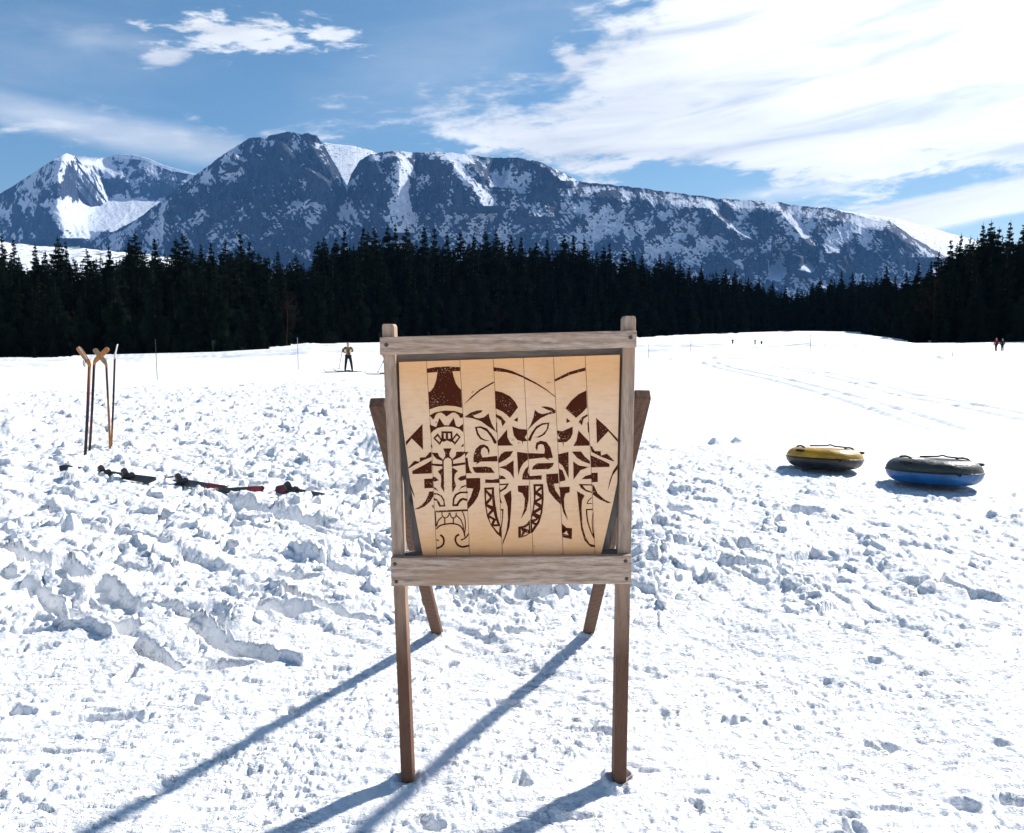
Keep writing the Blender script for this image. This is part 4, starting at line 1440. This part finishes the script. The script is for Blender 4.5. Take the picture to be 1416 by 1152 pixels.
def snow_tube(px, py, width_px, label, m_up, m_low, m_seam, tilt, roll, th, lift):
    x, y = ground_hit(px, py)
    Y = y + 0.10
    Ro = width_px * Y / F / 2
    Yc = Y + Ro * 0.8
    Ro = width_px * Yc / F / 2
    xc = (px - 708) / F * Yc
    z = hz(xc, Yc)
    t = empty('snow_tube', (xc, Yc, z + lift))
    t.rotation_euler = (R(tilt), R(roll), R(25))
    t.rotation_mode = 'ZYX'
    t.rotation_euler = (R(tilt), R(roll), 0)
    tag(t, label, 'snow tube', 'inflatable snow tubes on the groomed snow')
    r = th / 2
    Rm = Ro - r * 1.12
    e = 1.12

    def arc(a, b, n=12, k=1.0):
        return [(Rm + r * e * k * math.cos(R(a + (b - a) * i / n)), r + r * k * math.sin(R(a + (b - a) * i / n))) for i in range(n + 1)]

    def scallop(bm, amp):
        for v in bm.verts:                            # sewn panels make the tube slightly lobed
            a = math.atan2(v.co.y, v.co.x)
            s = 1 + amp * (abs(math.cos(a * 4)) ** 0.5 - 0.7)
            v.co.x *= s; v.co.y *= s
        return bm
    up = bobj('upper_cover', scallop(rev(arc(-2, 190), 96), .012), m_up, t, True)
    lowc = bobj('lower_cover', scallop(rev(arc(-2, -172), 96), .012), m_low, t, True)
    bobj('seam', scallop(rev([(Rm + r * e * 0.99 + 0.010 * math.cos(a), r + 0.010 * math.sin(a)) for a in np.linspace(0, 2 * math.pi, 9)], 96), .012), m_seam, t, True)
    # sewn seat closing the hole
    bobj('seat', rev([(0.001, r * 0.9), (Rm * .4, r * 0.85), (Rm - r * .55, r * 1.15), (Rm - r * 0.35, r * 1.82)], 48), m_seam, t, True)
    for s in (-1, 1):                                 # hand grips standing up from the top
        bm = bmesh.new()
        L = 0.13
        pts = [Vector((s * (Rm - r * .1), -L, 2 * r - .004)), Vector((s * (Rm - r * .1), -L * .7, 2 * r + .012)), Vector((s * (Rm - r * .1), 0, 2 * r + .020)), Vector((s * (Rm - r * .1), L * .7, 2 * r + .012)), Vector((s * (Rm - r * .1), L, 2 * r - .004))]
        tube(bm, pts, 0.011, 8)
        bobj('handle', bm, M_web, t, True)
        bm = bmesh.new()                              # patch under each grip at the outer shoulder
        a_ = -math.pi / 2 + s * 1.15
        tube(bm, [(math.cos(a_ - .16) * (Ro - .045), math.sin(a_ - .16) * (Ro - .045), 1.70 * r), (math.cos(a_) * (Ro - .012), math.sin(a_) * (Ro - .012), 1.72 * r), (math.cos(a_ + .16) * (Ro - .045), math.sin(a_ + .16) * (Ro - .045), 1.70 * r)], 0.016, 8)
        bobj('side_grip', bm, M_web, t, True)
    bm = bmesh.new()
    tube(bm, [(-0.26, -Rm * .55, 2 * r + .028), (-0.05, -Rm * .5, 2 * r + .036), (0.0, -Rm * .5, 2 * r + .05), (0.05, -Rm * .5, 2 * r + .034), (0.28, -Rm * .45, 2 * r + .018)], 0.009, 8)
    bobj('tow_strap', bm, M_web, t, True)
    bm = bmesh.new()
    tube(bm, [(-0.04, -Ro * .99, r * 1.1), (0.0, -Ro * 1.035, r * .85), (0.04, -Ro * .99, r * 1.1)], 0.009, 8)
    bobj('tow_loop', bm, M_web, t, True)
    return t


snow_tube(1145, 660, 101, 'yellow and black inflatable snow tube, the left one of the two lying on the snow', M_yel, M_blk, M_blk, -6, 2.5, 0.245, 0.03)
snow_tube(1299, 684, 122, 'blue inflatable snow tube with black top, nearest the right edge', M_dgr, M_blu, M_blk, -5.5, 2.0, 0.275, 0.03)

# ------------------------------------------------------------------ hockey sticks planted in the snow
def stick_mat(name, stops):
    def bld(gg, b):
        v = obco(gg, 'Object')
        sp = gg.n('ShaderNodeSeparateXYZ')
        gg.put(sp.inputs[0], v)
        rp = gg.ramp(gg.m('DIVIDE', sp.outputs[2], 1.6), stops)
        gg.t.nodes[-1].color_ramp.interpolation = 'CONSTANT' if False else 'LINEAR'
        n = gg.noise(gg.mapping(v, scale=(8, 8, 1)), 14, 3, 0.6)
        gg.put(b.inputs['Base Color'], gg.mix(gg.ss(n, 0.35, 0.7, 0, 0.45), rp, (0.035, 0.015, 0.008)))
        addbump(gg, b, n, 0.3, 0.003)
    return material(name, (0.4, 0.2, 0.05), 0.55, 0.35, bld)


OR, DK, RD, BG = (0.34, 0.125, 0.025), (0.014, 0.010, 0.009), (0.14, 0.022, 0.015), (0.36, 0.17, 0.05)
SM = [stick_mat('stick_orange', [(0, DK), (.30, DK), (.46, (0.04, .02, .05)), (.52, RD), (.75, OR), (1, OR)]),
      stick_mat('stick_dark_red', [(0, DK), (.22, RD), (.4, DK), (.7, DK), (.84, RD), (1, OR)]),
      stick_mat('stick_wood', [(0, BG), (.3, OR), (.42, BG), (.6, DK), (.8, RD), (1, OR)]),
      stick_mat('stick_black', [(0, BG), (.15, OR), (.25, DK), (.6, DK), (.85, RD), (1, RD)])]
M_white = mottled('white_tape', (0.55, 0.53, 0.5), (0.7, 0.68, 0.64), 40, 0.6, 0.3)
M_orange = mottled('varnished_blade', (0.36, 0.14, 0.03), (0.46, 0.20, 0.06), 30, 0.5, 0.4)
M_tan = mottled('worn_blade', (0.24, 0.16, 0.09), (0.36, 0.23, 0.13), 30, 0.6, 0.3)


def hockey_stick(base, bend, tip, Y, shaft_m, blade_m, label, wd=0.030, yo=0.0, bw=0.072, edge=None):
    b = at_depth(base[0], base[1], Y)
    z0 = hz(b.x, b.y)
    root = empty('hockey_stick', (b.x, b.y, z0))
    tag(root, label, 'hockey stick', 'hockey sticks planted upright in the snow')

    def L(p, dy=0.0):
        q = at_depth(p[0], p[1], Y + dy)
        return Vector((q.x - b.x, q.y - b.y, q.z - z0))
    B, Q, T = L(base), L(bend, yo), L(tip, yo)
    d = (Q - B).normalized()
    B = B - d * 0.12
    bm = bmesh.new()
    # flat rectangular shaft with rounded corners, bending into the blade
    dn = (T - Q).normalized()
    path = [B, B.lerp(Q, .5) + Vector((0.004, 0, 0)), Q - d * 0.05]
    tube(bm, path, [wd * .66, wd * .66, wd * .7], 8, True, 0.75, axis=(0, 1, 0))
    bobj('shaft', bm, shaft_m, root, True)
    bm = bmesh.new()
    pth = [Q - d * 0.06, Q - d * 0.015 + dn * 0.005, Q + dn * 0.035, Q.lerp(T, .5), T - dn * 0.03, T - dn * 0.008, T]
    ww = [wd * .62, wd * .8, bw * .48, bw * .52, bw * .52, bw * .42, bw * .2]
    # blade lies in the plane of the bend: wide there, thin across it
    bm2 = bm
    nrm = d.cross(dn)
    if nrm.length < 0.05: nrm = Vector((1, 0, 0.0))
    nrm.normalize()
    if edge: nrm = Vector(edge).normalized()
    rings = []
    for i_, p in enumerate(pth):
        t_ = (pth[min(i_ + 1, len(pth) - 1)] - pth[max(i_ - 1, 0)]).normalized()
        s_ = nrm.cross(t_).normalized()
        ring = []
        for k_ in range(12):
            a_ = 2 * math.pi * k_ / 12
            ca_, sa_ = math.cos(a_), math.sin(a_)
            ca_ = math.copysign(abs(ca_) ** .6, ca_); sa_ = math.copysign(abs(sa_) ** .6, sa_)
            ring.append(bm.verts.new(p + s_ * ww[i_] * ca_ + nrm * 0.0085 * sa_ * (1.5 if i_ < 2 else 1)))
        rings.append(ring)
    for r1, r2 in zip(rings, rings[1:]):
        for k_ in range(12): bm.faces.new((r1[k_], r1[(k_ + 1) % 12], r2[(k_ + 1) % 12], r2[k_]))
    bm.faces.new(rings[0][::-1]); bm.faces.new(rings[-1])
    bl = bobj('blade', bm, blade_m, root, True)
    return root, bl, Q, T, nrm


YS = 10.6
r1_, bl, Q, T, nn = hockey_stick((117.5, 634), (124, 503), (107.5, 480), YS, SM[0], M_orange, 'leftmost hockey stick with an orange blade leaning left and a white stripe', 0.034)
bm = bmesh.new()
dn = (T - Q).normalized(); sdv = nn.cross(dn).normalized()
if sdv.x < 0: sdv = -sdv
for yy in (-0.0095,):
    p0, p1 = Q.lerp(T, .25) + sdv * 0.016, Q.lerp(T, .97) + sdv * 0.018
    tube(bm, [p0 + Vector((0, yy, 0)), p1 + Vector((0, yy, 0))], 0.007, 6)
bobj('stripe', bm, M_white, bl)
bm = bmesh.new()
tube(bm, [(Q - Vector((0.05, 0.02, -0.05))), (Q - Vector((0.06, 0.02, 0.045)))], 0.006, 6)
tube(bm, [(Q - Vector((0.075, 0.02, -0.05))), (Q - Vector((0.08, 0.02, 0.03)))], 0.006, 6)
bobj('cord', bm, M_web, r1_)
hockey_stick((123.5, 630), (130.5, 500), (150, 481.5), YS + 0.35, SM[1], M_orange, 'second hockey stick from the left, dark red shaft with its blade pointing up right', 0.030, -0.02)
hockey_stick((152.5, 628), (147, 503), (130, 482.5), YS + 0.6, SM[2], M_tan, 'third hockey stick from the left, wooden shaft crossing behind another blade', 0.026, 0.05)
hockey_stick((153.5, 626.5), (159, 491), (162.5, 476), YS + 0.75, SM[3], M_white, 'rightmost hockey stick with a pale blade standing nearly straight up', 0.024, 0.0, 0.066, (0.95, 0.3, 0))

# ------------------------------------------------------------------ skis lying half buried
M_ski = vinyl((0.012, 0.013, 0.013), (0.03, 0.034, 0.03), 'black_ski_top')
M_skig = vinyl((0.018, 0.02, 0.024), (0.045, 0.048, 0.052), 'grey_ski_top')
M_red = vinyl((0.075, 0.004, 0.004), (0.13, 0.008, 0.008), 'red_ski_top')
M_bind = vinyl((0.006, 0.006, 0.008), (0.014, 0.014, 0.018), 'binding_plastic')


def ski(pa, pb, mat, label, w=0.095, reds=(), binding=(), lift=0.03, redm=None):
    xa, ya = ground_hit(*pa)
    xb, yb = ground_hit(*pb)
    za = [hz(xa + (xb - xa) * t, ya + (yb - ya) * t) for t in np.linspace(0, 1, 15)]
    zt = float(np.percentile(za, 75)) + lift
    mx, my = (xa + xb) / 2, (ya + yb) / 2
    ln = math.hypot(xb - xa, yb - ya)
    an = math.atan2(yb - ya, xb - xa)
    root = empty('ski', (mx, my, zt), an)
    root.rotation_euler = (R(24), 0, an)
    tag(root, label, 'ski', 'skis lying half buried in the churned snow')

    def half(t):                                     # side cut outline
        s = abs(t)
        return w / 2 * (0.80 + 0.28 * s * s) * (1 - max(0, (s - .9) / .1) ** 2 * 0.85)

    def slab(t0, t1, name, m, dz, th, n=24, k=1.0):
        bm = bmesh.new()
        rows = []
        for i_ in range(n + 1):
            t = t0 + (t1 - t0) * i_ / n
            x = t * ln / 2
            up = 0.03 * max(0, (-t - .80) / .2) ** 1.7 + 0.02 * max(0, (t - .86) / .14) ** 2 + 0.012 * (1 - t * t)
            h_ = half(t) * k
            rows.append([bm.verts.new((x, -h_, up + dz)), bm.verts.new((x, h_, up + dz)), bm.verts.new((x, h_, up + dz - th)), bm.verts.new((x, -h_, up + dz - th))])
        for a_, b_ in zip(rows, rows[1:]):
            for q in range(4): bm.faces.new((a_[q], a_[(q + 1) % 4], b_[(q + 1) % 4], b_[q]))
        bm.faces.new(rows[0][::-1]); bm.faces.new(rows[-1])
        return bevel(bobj(name, bm, m, root), 0.002)
    slab(-1, 1, 'ski_body', mat, 0, 0.016)
    for (t0, t1) in reds:
        slab(t0, t1, 'red_panel', M_red, 0.003, 0.022, 8, 1.03)
    for t in binding:
        x = t * ln / 2
        bm = bmesh.new()
        for (cx, cz, lx, ly, lz) in ((0, .012, .15, .07, .022), (-.045, .05, .045, .062, .075), (.06, .03, .06, .055, .03), (-.045, .09, .03, .05, .02)):
            bmesh.ops.create_cube(bm, size=1, matrix=Matrix.Translation((x + cx, 0, cz + .012)) @ Matrix.Diagonal((lx, ly, lz, 1)))
        bevel(bobj('binding', bm, M_bind, root), 0.006)
    return root


ski((84, 652), (216, 671), M_ski, 'black ski with an upright binding, leftmost on the snow below the hockey sticks', 0.12, (), (.0, .48), 0.004)
ski((230, 668), (312, 683), M_skig, 'short grey and dark red ski lying in the middle of the line of skis', 0.13, ((.35, .85),), (-.4,), 0.0)
ski((296, 685), (366, 682), M_ski, 'dark ski with a short red band, between the grey one and the rightmost one', 0.10, ((.35, .95),), (), 0.0)
ski((384, 682), (446, 694), M_skig, 'rightmost ski, grey with a red end, sticking out of the snow', 0.12, ((-.9, -.1),), (-.3,), 0.0)


# ------------------------------------------------------------------ people
def cloth(name, c1, c2): return mottled(name, c1, c2, 14, 0.85, 0.15, 0.3, 0.01)


M_skin = mottled('skin', (0.42, 0.24, 0.17), (0.5, 0.3, 0.22), 10, 0.6, 0.3)
M_blackc = cloth('black_cloth', (0.010, 0.010, 0.013), (0.022, 0.022, 0.026))
M_olive = cloth('olive_yellow_jacket', (0.075, 0.05, 0.012), (0.19, 0.135, 0.05))
M_redc = cloth('red_jacket', (0.15, 0.008, 0.012), (0.24, 0.02, 0.022))
M_darkgr = cloth('dark_green_jacket', (0.008, 0.014, 0.010), (0.018, 0.024, 0.016))
M_maroon = cloth('maroon_jacket', (0.05, 0.012, 0.012), (0.10, 0.03, 0.03))
M_hatg = cloth('grey_hat', (0.10, 0.10, 0.10), (0.16, 0.16, 0.16))


def skin_mesh(name, nodes, edges, mat, parent, sub=2, root=0):
    me = bpy.data.meshes.new(name)
    me.from_pydata([n[0] for n in nodes], edges, [])
    o = bpy.data.objects.new(name, me)
    COL.objects.link(o)
    o.parent = parent
    me.materials.append(mat)
    sk = o.modifiers.new('skin', 'SKIN')
    sk.use_smooth_shade = True
    if not me.skin_vertices:
        me.skin_vertices.new()
    for i_, n in enumerate(nodes):
        r = n[1]
        me.skin_vertices[0].data[i_].radius = r if isinstance(r, tuple) else (r, r)
        me.skin_vertices[0].data[i_].use_root = (i_ == root)
    ss_ = o.modifiers.new('sub', 'SUBSURF')
    ss_.levels = sub; ss_.render_levels = sub
    return o


def person(x, y, face_rot, H, label, jacket, trousers, hat, pose, group=None, skis=False):
    """pose: dict of joints in metres for a 1.75 m figure facing -Y (x is the viewer's right)"""
    z = hz(x, y)
    root = empty('person', (x, y, z), face_rot)
    s = H / 1.75
    root.scale = (s, s, s)
    tag(root, label, 'person', group)
    P = dict(pelvis=(0, 0, .95), waist=(0, .0, 1.08), chest=(0, -.01, 1.30), neck=(0, 0, 1.48), head0=(0, -.005, 1.56), head=(0, -.015, 1.66), crown=(0, -.01, 1.735),
             shL=(-.19, 0, 1.42), elL=(-.27, .02, 1.16), haL=(-.27, -.10, .93), shR=(.19, 0, 1.42), elR=(.27, .02, 1.16), haR=(.27, -.10, .93),
             hiL=(-.095, 0, .90), knL=(-.11, -.02, .50), anL=(-.12, .02, .10), hiR=(.095, 0, .90), knR=(.11, -.02, .50), anR=(.12, .02, .10))
    P.update(pose)
    names = list(P)
    idx = {n: i_ for i_, n in enumerate(names)}
    rad = dict(pelvis=(.15, .11), waist=(.13, .095), chest=(.15, .105), neck=.055, head0=(.065, .075), head=(.078, .095), crown=(.045, .055), shL=.06, elL=.042, haL=.028, shR=.06, elR=.042, haR=.028,
               hiL=.085, knL=.056, anL=.04, hiR=.085, knR=.056, anR=.04)
    ed = [('pelvis', 'waist'), ('waist', 'chest'), ('chest', 'neck'), ('neck', 'head0'), ('head0', 'head'), ('head', 'crown'), ('chest', 'shL'), ('shL', 'elL'), ('elL', 'haL'), ('chest', 'shR'), ('shR', 'elR'), ('elR', 'haR'),
          ('pelvis', 'hiL'), ('hiL', 'knL'), ('knL', 'anL'), ('pelvis', 'hiR'), ('hiR', 'knR'), ('knR', 'anR')]
    nodes = [(P[n], rad[n]) for n in names]
    edges = [(idx[a], idx[b]) for a, b in ed]
    # nose and ears as small extra branches of the head
    hc = Vector(P['head'])
    for off_, r_ in (((0, -.105, -.005), .012), ((-.082, 0, 0), .014), ((.082, 0, 0), .014)):
        nodes.append((tuple(hc + Vector(off_)), r_)); edges.append((idx['head'], len(nodes) - 1))
    # hands with five separate fingers, slightly curled
    for sd_ in ('L', 'R'):
        w_ = Vector(P['ha' + sd_]); e_ = Vector(P['el' + sd_])
        d_ = (w_ - e_).normalized()
        side_ = d_.cross(Vector((0, 0, 1)))
        if side_.length < .1: side_ = Vector((1, 0, 0))
        side_.normalize()
        cur = side_.cross(d_).normalized()
        nodes.append((tuple(w_ + d_ * .07), (.038, .02))); pi_ = len(nodes) - 1; edges.append((idx['ha' + sd_], pi_))
        for q, (o_, ln_) in enumerate(((-.034, .062), (-.011, .075), (.012, .07), (.034, .055), (.055, .04))):
            st = w_ + d_ * (.085 if q < 4 else .03) + side_ * o_
            mi = st + d_ * ln_ * .5 - cur * .008
            en = st + d_ * ln_ * .85 - cur * ln_ * .5
            b0 = len(nodes)
            nodes.extend([(tuple(st), .009), (tuple(mi), .0085), (tuple(en), .007)])
            edges.extend([(pi_, b0), (b0, b0 + 1), (b0 + 1, b0 + 2)])
    skin_mesh('body', nodes, edges, M_skin, root, 2)

    def part(name, ns, es, mat, k):
        ii = {n: i_ for i_, n in enumerate(ns)}
        def rr(n):
            r = rad[n]
            return tuple(v + k for v in r) if isinstance(r, tuple) else r + k
        return skin_mesh(name, [(P[n], rr(n)) for n in ns], [(ii[a], ii[b]) for a, b in es], mat, root, 2)
    P['wrL'] = tuple(Vector(P['elL']).lerp(Vector(P['haL']), .86)); P['wrR'] = tuple(Vector(P['elR']).lerp(Vector(P['haR']), .86)); rad['wrL'] = rad['wrR'] = .032
    P['hem'] = (P['pelvis'][0], P['pelvis'][1], P['pelvis'][2] - .06); rad['hem'] = (.16, .12)
    part('jacket', ['chest', 'waist', 'pelvis', 'neck', 'shL', 'elL', 'wrL', 'shR', 'elR', 'wrR', 'hem'],
         [('pelvis', 'waist'), ('waist', 'chest'), ('chest', 'neck'), ('chest', 'shL'), ('shL', 'elL'), ('elL', 'wrL'), ('chest', 'shR'), ('shR', 'elR'), ('elR', 'wrR'), ('pelvis', 'hem')], jacket, .016)
    part('trousers', ['pelvis', 'hiL', 'knL', 'anL', 'hiR', 'knR', 'anR'], [('pelvis', 'hiL'), ('hiL', 'knL'), ('knL', 'anL'), ('pelvis', 'hiR'), ('hiR', 'knR'), ('knR', 'anR')], trousers, .022)
    h0 = Vector(P['head'])
    skin_mesh('hat', [(tuple(h0 + Vector((0, .008, .03))), (.092, .105)), (tuple(h0 + Vector((0, .008, .075))), (.078, .09)), (tuple(h0 + Vector((0, .008, .115))), (.03, .035))], [(0, 1), (1, 2)], hat, root, 2)
    for sd_ in ('L', 'R'):
        a_ = Vector(P['an' + sd_])
        skin_mesh('boot', [(tuple(a_ + Vector((0, 0, .05))), .062), (tuple(a_ + Vector((0, .0, -.05))), (.06, .055)), (tuple(a_ + Vector((0, -.13, -.06))), (.05, .04))], [(0, 1), (1, 2)], M_blackc, root, 1)
    return root, P


def ski_pole(px_top, px_bot, Y, label, group='ski poles held by skiers'):
    a, b = at_depth(*px_top, Y), at_depth(*px_bot, Y)
    z0 = hz(b.x, b.y)
    root = empty('ski_pole', (b.x, b.y, z0))
    tag(root, label, 'ski pole', group)
    A, B = a - Vector(root.location), b - Vector(root.location)
    bm = bmesh.new(); tube(bm, [B, A], [.010, .014], 8); bobj('shaft', bm, M_bind, root)
    d = (A - B).normalized()
    bm = bmesh.new(); tube(bm, [A - d * .12, A - d * .03, A + d * .01], [.022, .024, .02], 8); bobj('grip', bm, M_bind, root)
    bm = bmesh.new(); tube(bm, [B + d * .05, B + d * .06], [.05, .048], 12); bobj('basket', bm, M_bind, root)


def worn_ski(cx, cy, an, ln, label):
    root = empty('ski', (cx, cy, hz(cx, cy) + .02), an)
    tag(root, label, 'ski', 'skis worn on the snow')
    bm = bmesh.new()
    rows = []
    for i_ in range(21):
        t = -1 + i_ / 10
        up = .14 * max(0, (-t - .8) / .2) ** 1.8
        w = .05 * (.75 + .25 * t * t) * (1 - max(0, (abs(t) - .92) / .08) ** 2 * .8)
        x = t * ln / 2
        rows.append([bm.verts.new((x, -w, up + .012)), bm.verts.new((x, w, up + .012)), bm.verts.new((x, w, up - .008)), bm.verts.new((x, -w, up - .008))])
    for a_, b_ in zip(rows, rows[1:]):
        for q in range(4): bm.faces.new((a_[q], a_[(q + 1) % 4], b_[(q + 1) % 4], b_[q]))
    bm.faces.new(rows[0][::-1]); bm.faces.new(rows[-1])
    bobj('ski_body', bm, M_ski, root)
    bm = bmesh.new()
    bmesh.ops.create_cube(bm, size=1, matrix=Matrix.Translation((0, 0, .03)) @ Matrix.Diagonal((.3, .07, .04, 1)))
    bevel(bobj('binding', bm, M_bind, root), .008)


# skier in front of the forest, left of the board
sx, sy = ground_hit(482, 514.5)
Hs = 41.5 * sy / F
person(sx, sy, R(18), Hs, 'standing skier in olive yellow jacket and dark trousers, one pole planted at the side', M_olive, M_blackc, M_blackc,
       dict(shL=(-.19, 0, 1.42), elL=(-.29, -.03, 1.19), haL=(-.16, -.22, 1.12), elR=(.28, .02, 1.20), haR=(.12, -.2, 1.2), knL=(-.15, -.03, .5), anL=(-.2, -.02, .10), knR=(.17, -.02, .5), anR=(.22, .05, .10)))
ski_pole((474, 482), (468.5, 511), sy - .1, 'thin dark ski pole planted left of the skier in the olive jacket')
worn_ski(sx - .35, sy - .15, R(8), 1.55, 'near ski under the skier in the olive jacket, tip to the left')
worn_ski(sx - .12, sy + .35, R(-16), 1.5, 'ski set crosswise behind the feet of the skier in the olive jacket')
# second skier, nearly hidden by the board's left post
s2x, s2y = ground_hit(538.5, 517.5)
person(s2x, s2y, R(10), 42 * s2y / F, 'skier in a maroon jacket almost hidden behind the left post of the board', M_maroon, M_blackc, M_blackc,
       dict(elL=(-.42, -.02, 1.22), haL=(-.34, -.22, 1.05)))
ski_pole((531, 498), (522, 516), s2y - .1, 'ski pole of the skier hidden behind the board, its tip left of the post')
worn_ski(s2x - .25, s2y - .1, R(3), 1.7, 'ski of the skier hidden behind the board, tip showing left of the post')
# two walkers at the far right
w1x, w1y = ground_hit(1377, 486)
w2x, w2y = ground_hit(1385.5, 486)
person(w1x, w1y, R(180), 18.5 * w1y / F, 'walker in a red jacket, left one of the pair at the forest edge', M_redc, M_blackc, M_hatg,
       dict(elL=(-.25, .02, 1.16), haL=(-.2, -.08, .95), knL=(-.07, -.08, .5), anL=(-.06, .0, .1), knR=(.08, .0, .5), anR=(.10, .12, .12)))
person(w2x, w2y, R(180), 17.8 * w2y / F, 'walker in dark green clothes, right one of the pair at the forest edge', M_darkgr, M_blackc, M_hatg,
       dict(knL=(-.15, -.08, .5), anL=(-.20, -.1, .12), knR=(.1, .0, .5), anR=(.10, .06, .1)))

# ------------------------------------------------------------------ thin marker poles
M_pole = mottled('dark_pole', (0.03, 0.03, 0.032), (0.06, 0.06, 0.06), 30, 0.6, 0.3)
M_ppale = mottled('grey_pole', (0.22, 0.22, 0.23), (0.32, 0.32, 0.33), 30, 0.6, 0.3)


def marker(px, pyt, pyb, label, rad=0.02, mat=None, group='thin marker poles standing in the snow', knob=True, lean=0.0, name='marker_pole', cat='marker pole'):
    x, y = ground_hit(px, pyb)
    z = hz(x, y)
    H = (pyb - pyt) * y / F
    root = empty(name, (x, y, z))
    tag(root, label, cat, group)
    bm = bmesh.new()
    tube(bm, [(0, 0, -.1), (lean * .5, 0, H * .5), (lean, 0, H)], [rad, rad, rad * .8], 8)
    bobj('pole', bm, mat or M_pole, root)
    bm = bmesh.new()
    tube(bm, [(lean, 0, H - .01), (lean, 0, H + rad * 1.5)], [rad * 1.5, rad * 1.1], 8)
    bobj('cap', bm, mat or M_pole, root)


marker(217.5, 470, 525, 'tall thin dark pole standing between the hockey sticks and the skier', .014)
marker(412.5, 468, 511, 'thin grey pole in the snow left of the skier', .016, M_ppale)
marker(194, 479, 490, 'short thin pole against the dark wood right of the hockey sticks', .02, M_ppale)
marker(897, 477, 495, 'thin pole just right of the board, first of the far row', .022, M_ppale)
marker(955, 471, 486, 'second thin pole of the far row right of the board', .022, M_ppale)
marker(1120, 464, 492, 'tallest thin pole of the far row, in the middle of the snow gap', .022, M_ppale)
marker(1317, 480, 495, 'thin pole in front of the forest left of the two walkers', .02, M_ppale)
G3 = 'short dark stakes far off on the snow'
marker(1013, 471.5, 477.5, 'upright dark stake on the far snow, leftmost of the three', .09, M_bind, G3, name='stake', cat='stake')
marker(1044, 471.2, 476.5, 'dark stake in the middle of the three on the far snow', .07, M_bind, G3, name='stake', cat='stake')
marker(1053, 473.5, 476, 'shortest dark stake, rightmost of the three on the far snow', .09, M_bind, G3, name='stake', cat='stake')

# rope between far poles
def rope(pa, pb, sag, label):
    a = Vector(pa); b = Vector(pb)
    bm = bmesh.new()
    tube(bm, [a.lerp(b, t) - Vector((0, 0, sag * 4 * t * (1 - t))) for t in np.linspace(0, 1, 13)], 0.018, 6)
    o = bobj('rope', bm, M_ppale)
    tag(o, label, 'rope')


def top_of(px, pyt, pyb, f=0.75):
    x, y = ground_hit(px, pyb)
    return (x, y, hz(x, y) + (pyb - pyt) * y / F * f)


rope(top_of(897, 477, 495, .6), top_of(955, 471, 486, .5), .1, 'thin rope strung between the first two far poles')
rope(top_of(955, 471, 486, .5), top_of(1120, 464, 492, .62), .25, 'long thin rope from the second far pole to the tallest one')

# ------------------------------------------------------------------ air
def haze():
    x0, x1, y0, y1, z0, z1 = -9500, 9500, -9200, 9500, -60, 2600
    bm = bmesh.new()
    bmesh.ops.create_cube(bm, size=1, matrix=Matrix.Translation(((x0 + x1) / 2, (y0 + y1) / 2, (z0 + z1) / 2)) @ Matrix.Diagonal((x1 - x0, y1 - y0, z1 - z0, 1)))
    m = bpy.data.materials.new('air')
    m.use_nodes = True
    t = m.node_tree
    t.nodes.clear()
    out = t.nodes.new('ShaderNodeOutputMaterial')
    v = t.nodes.new('ShaderNodeVolumePrincipled')
    v.inputs['Color'].default_value = (0.16, 0.44, 1.0, 1)
    v.inputs['Density'].default_value = 0.00004
    v.inputs['Anisotropy'].default_value = 0.0
    t.links.new(v.outputs[0], out.inputs['Volume'])
    o = bobj('haze', bm, m)
    tag(o, 'thin bluish mountain air', None, None, 'stuff')


HAZE = True
if HAZE: haze()
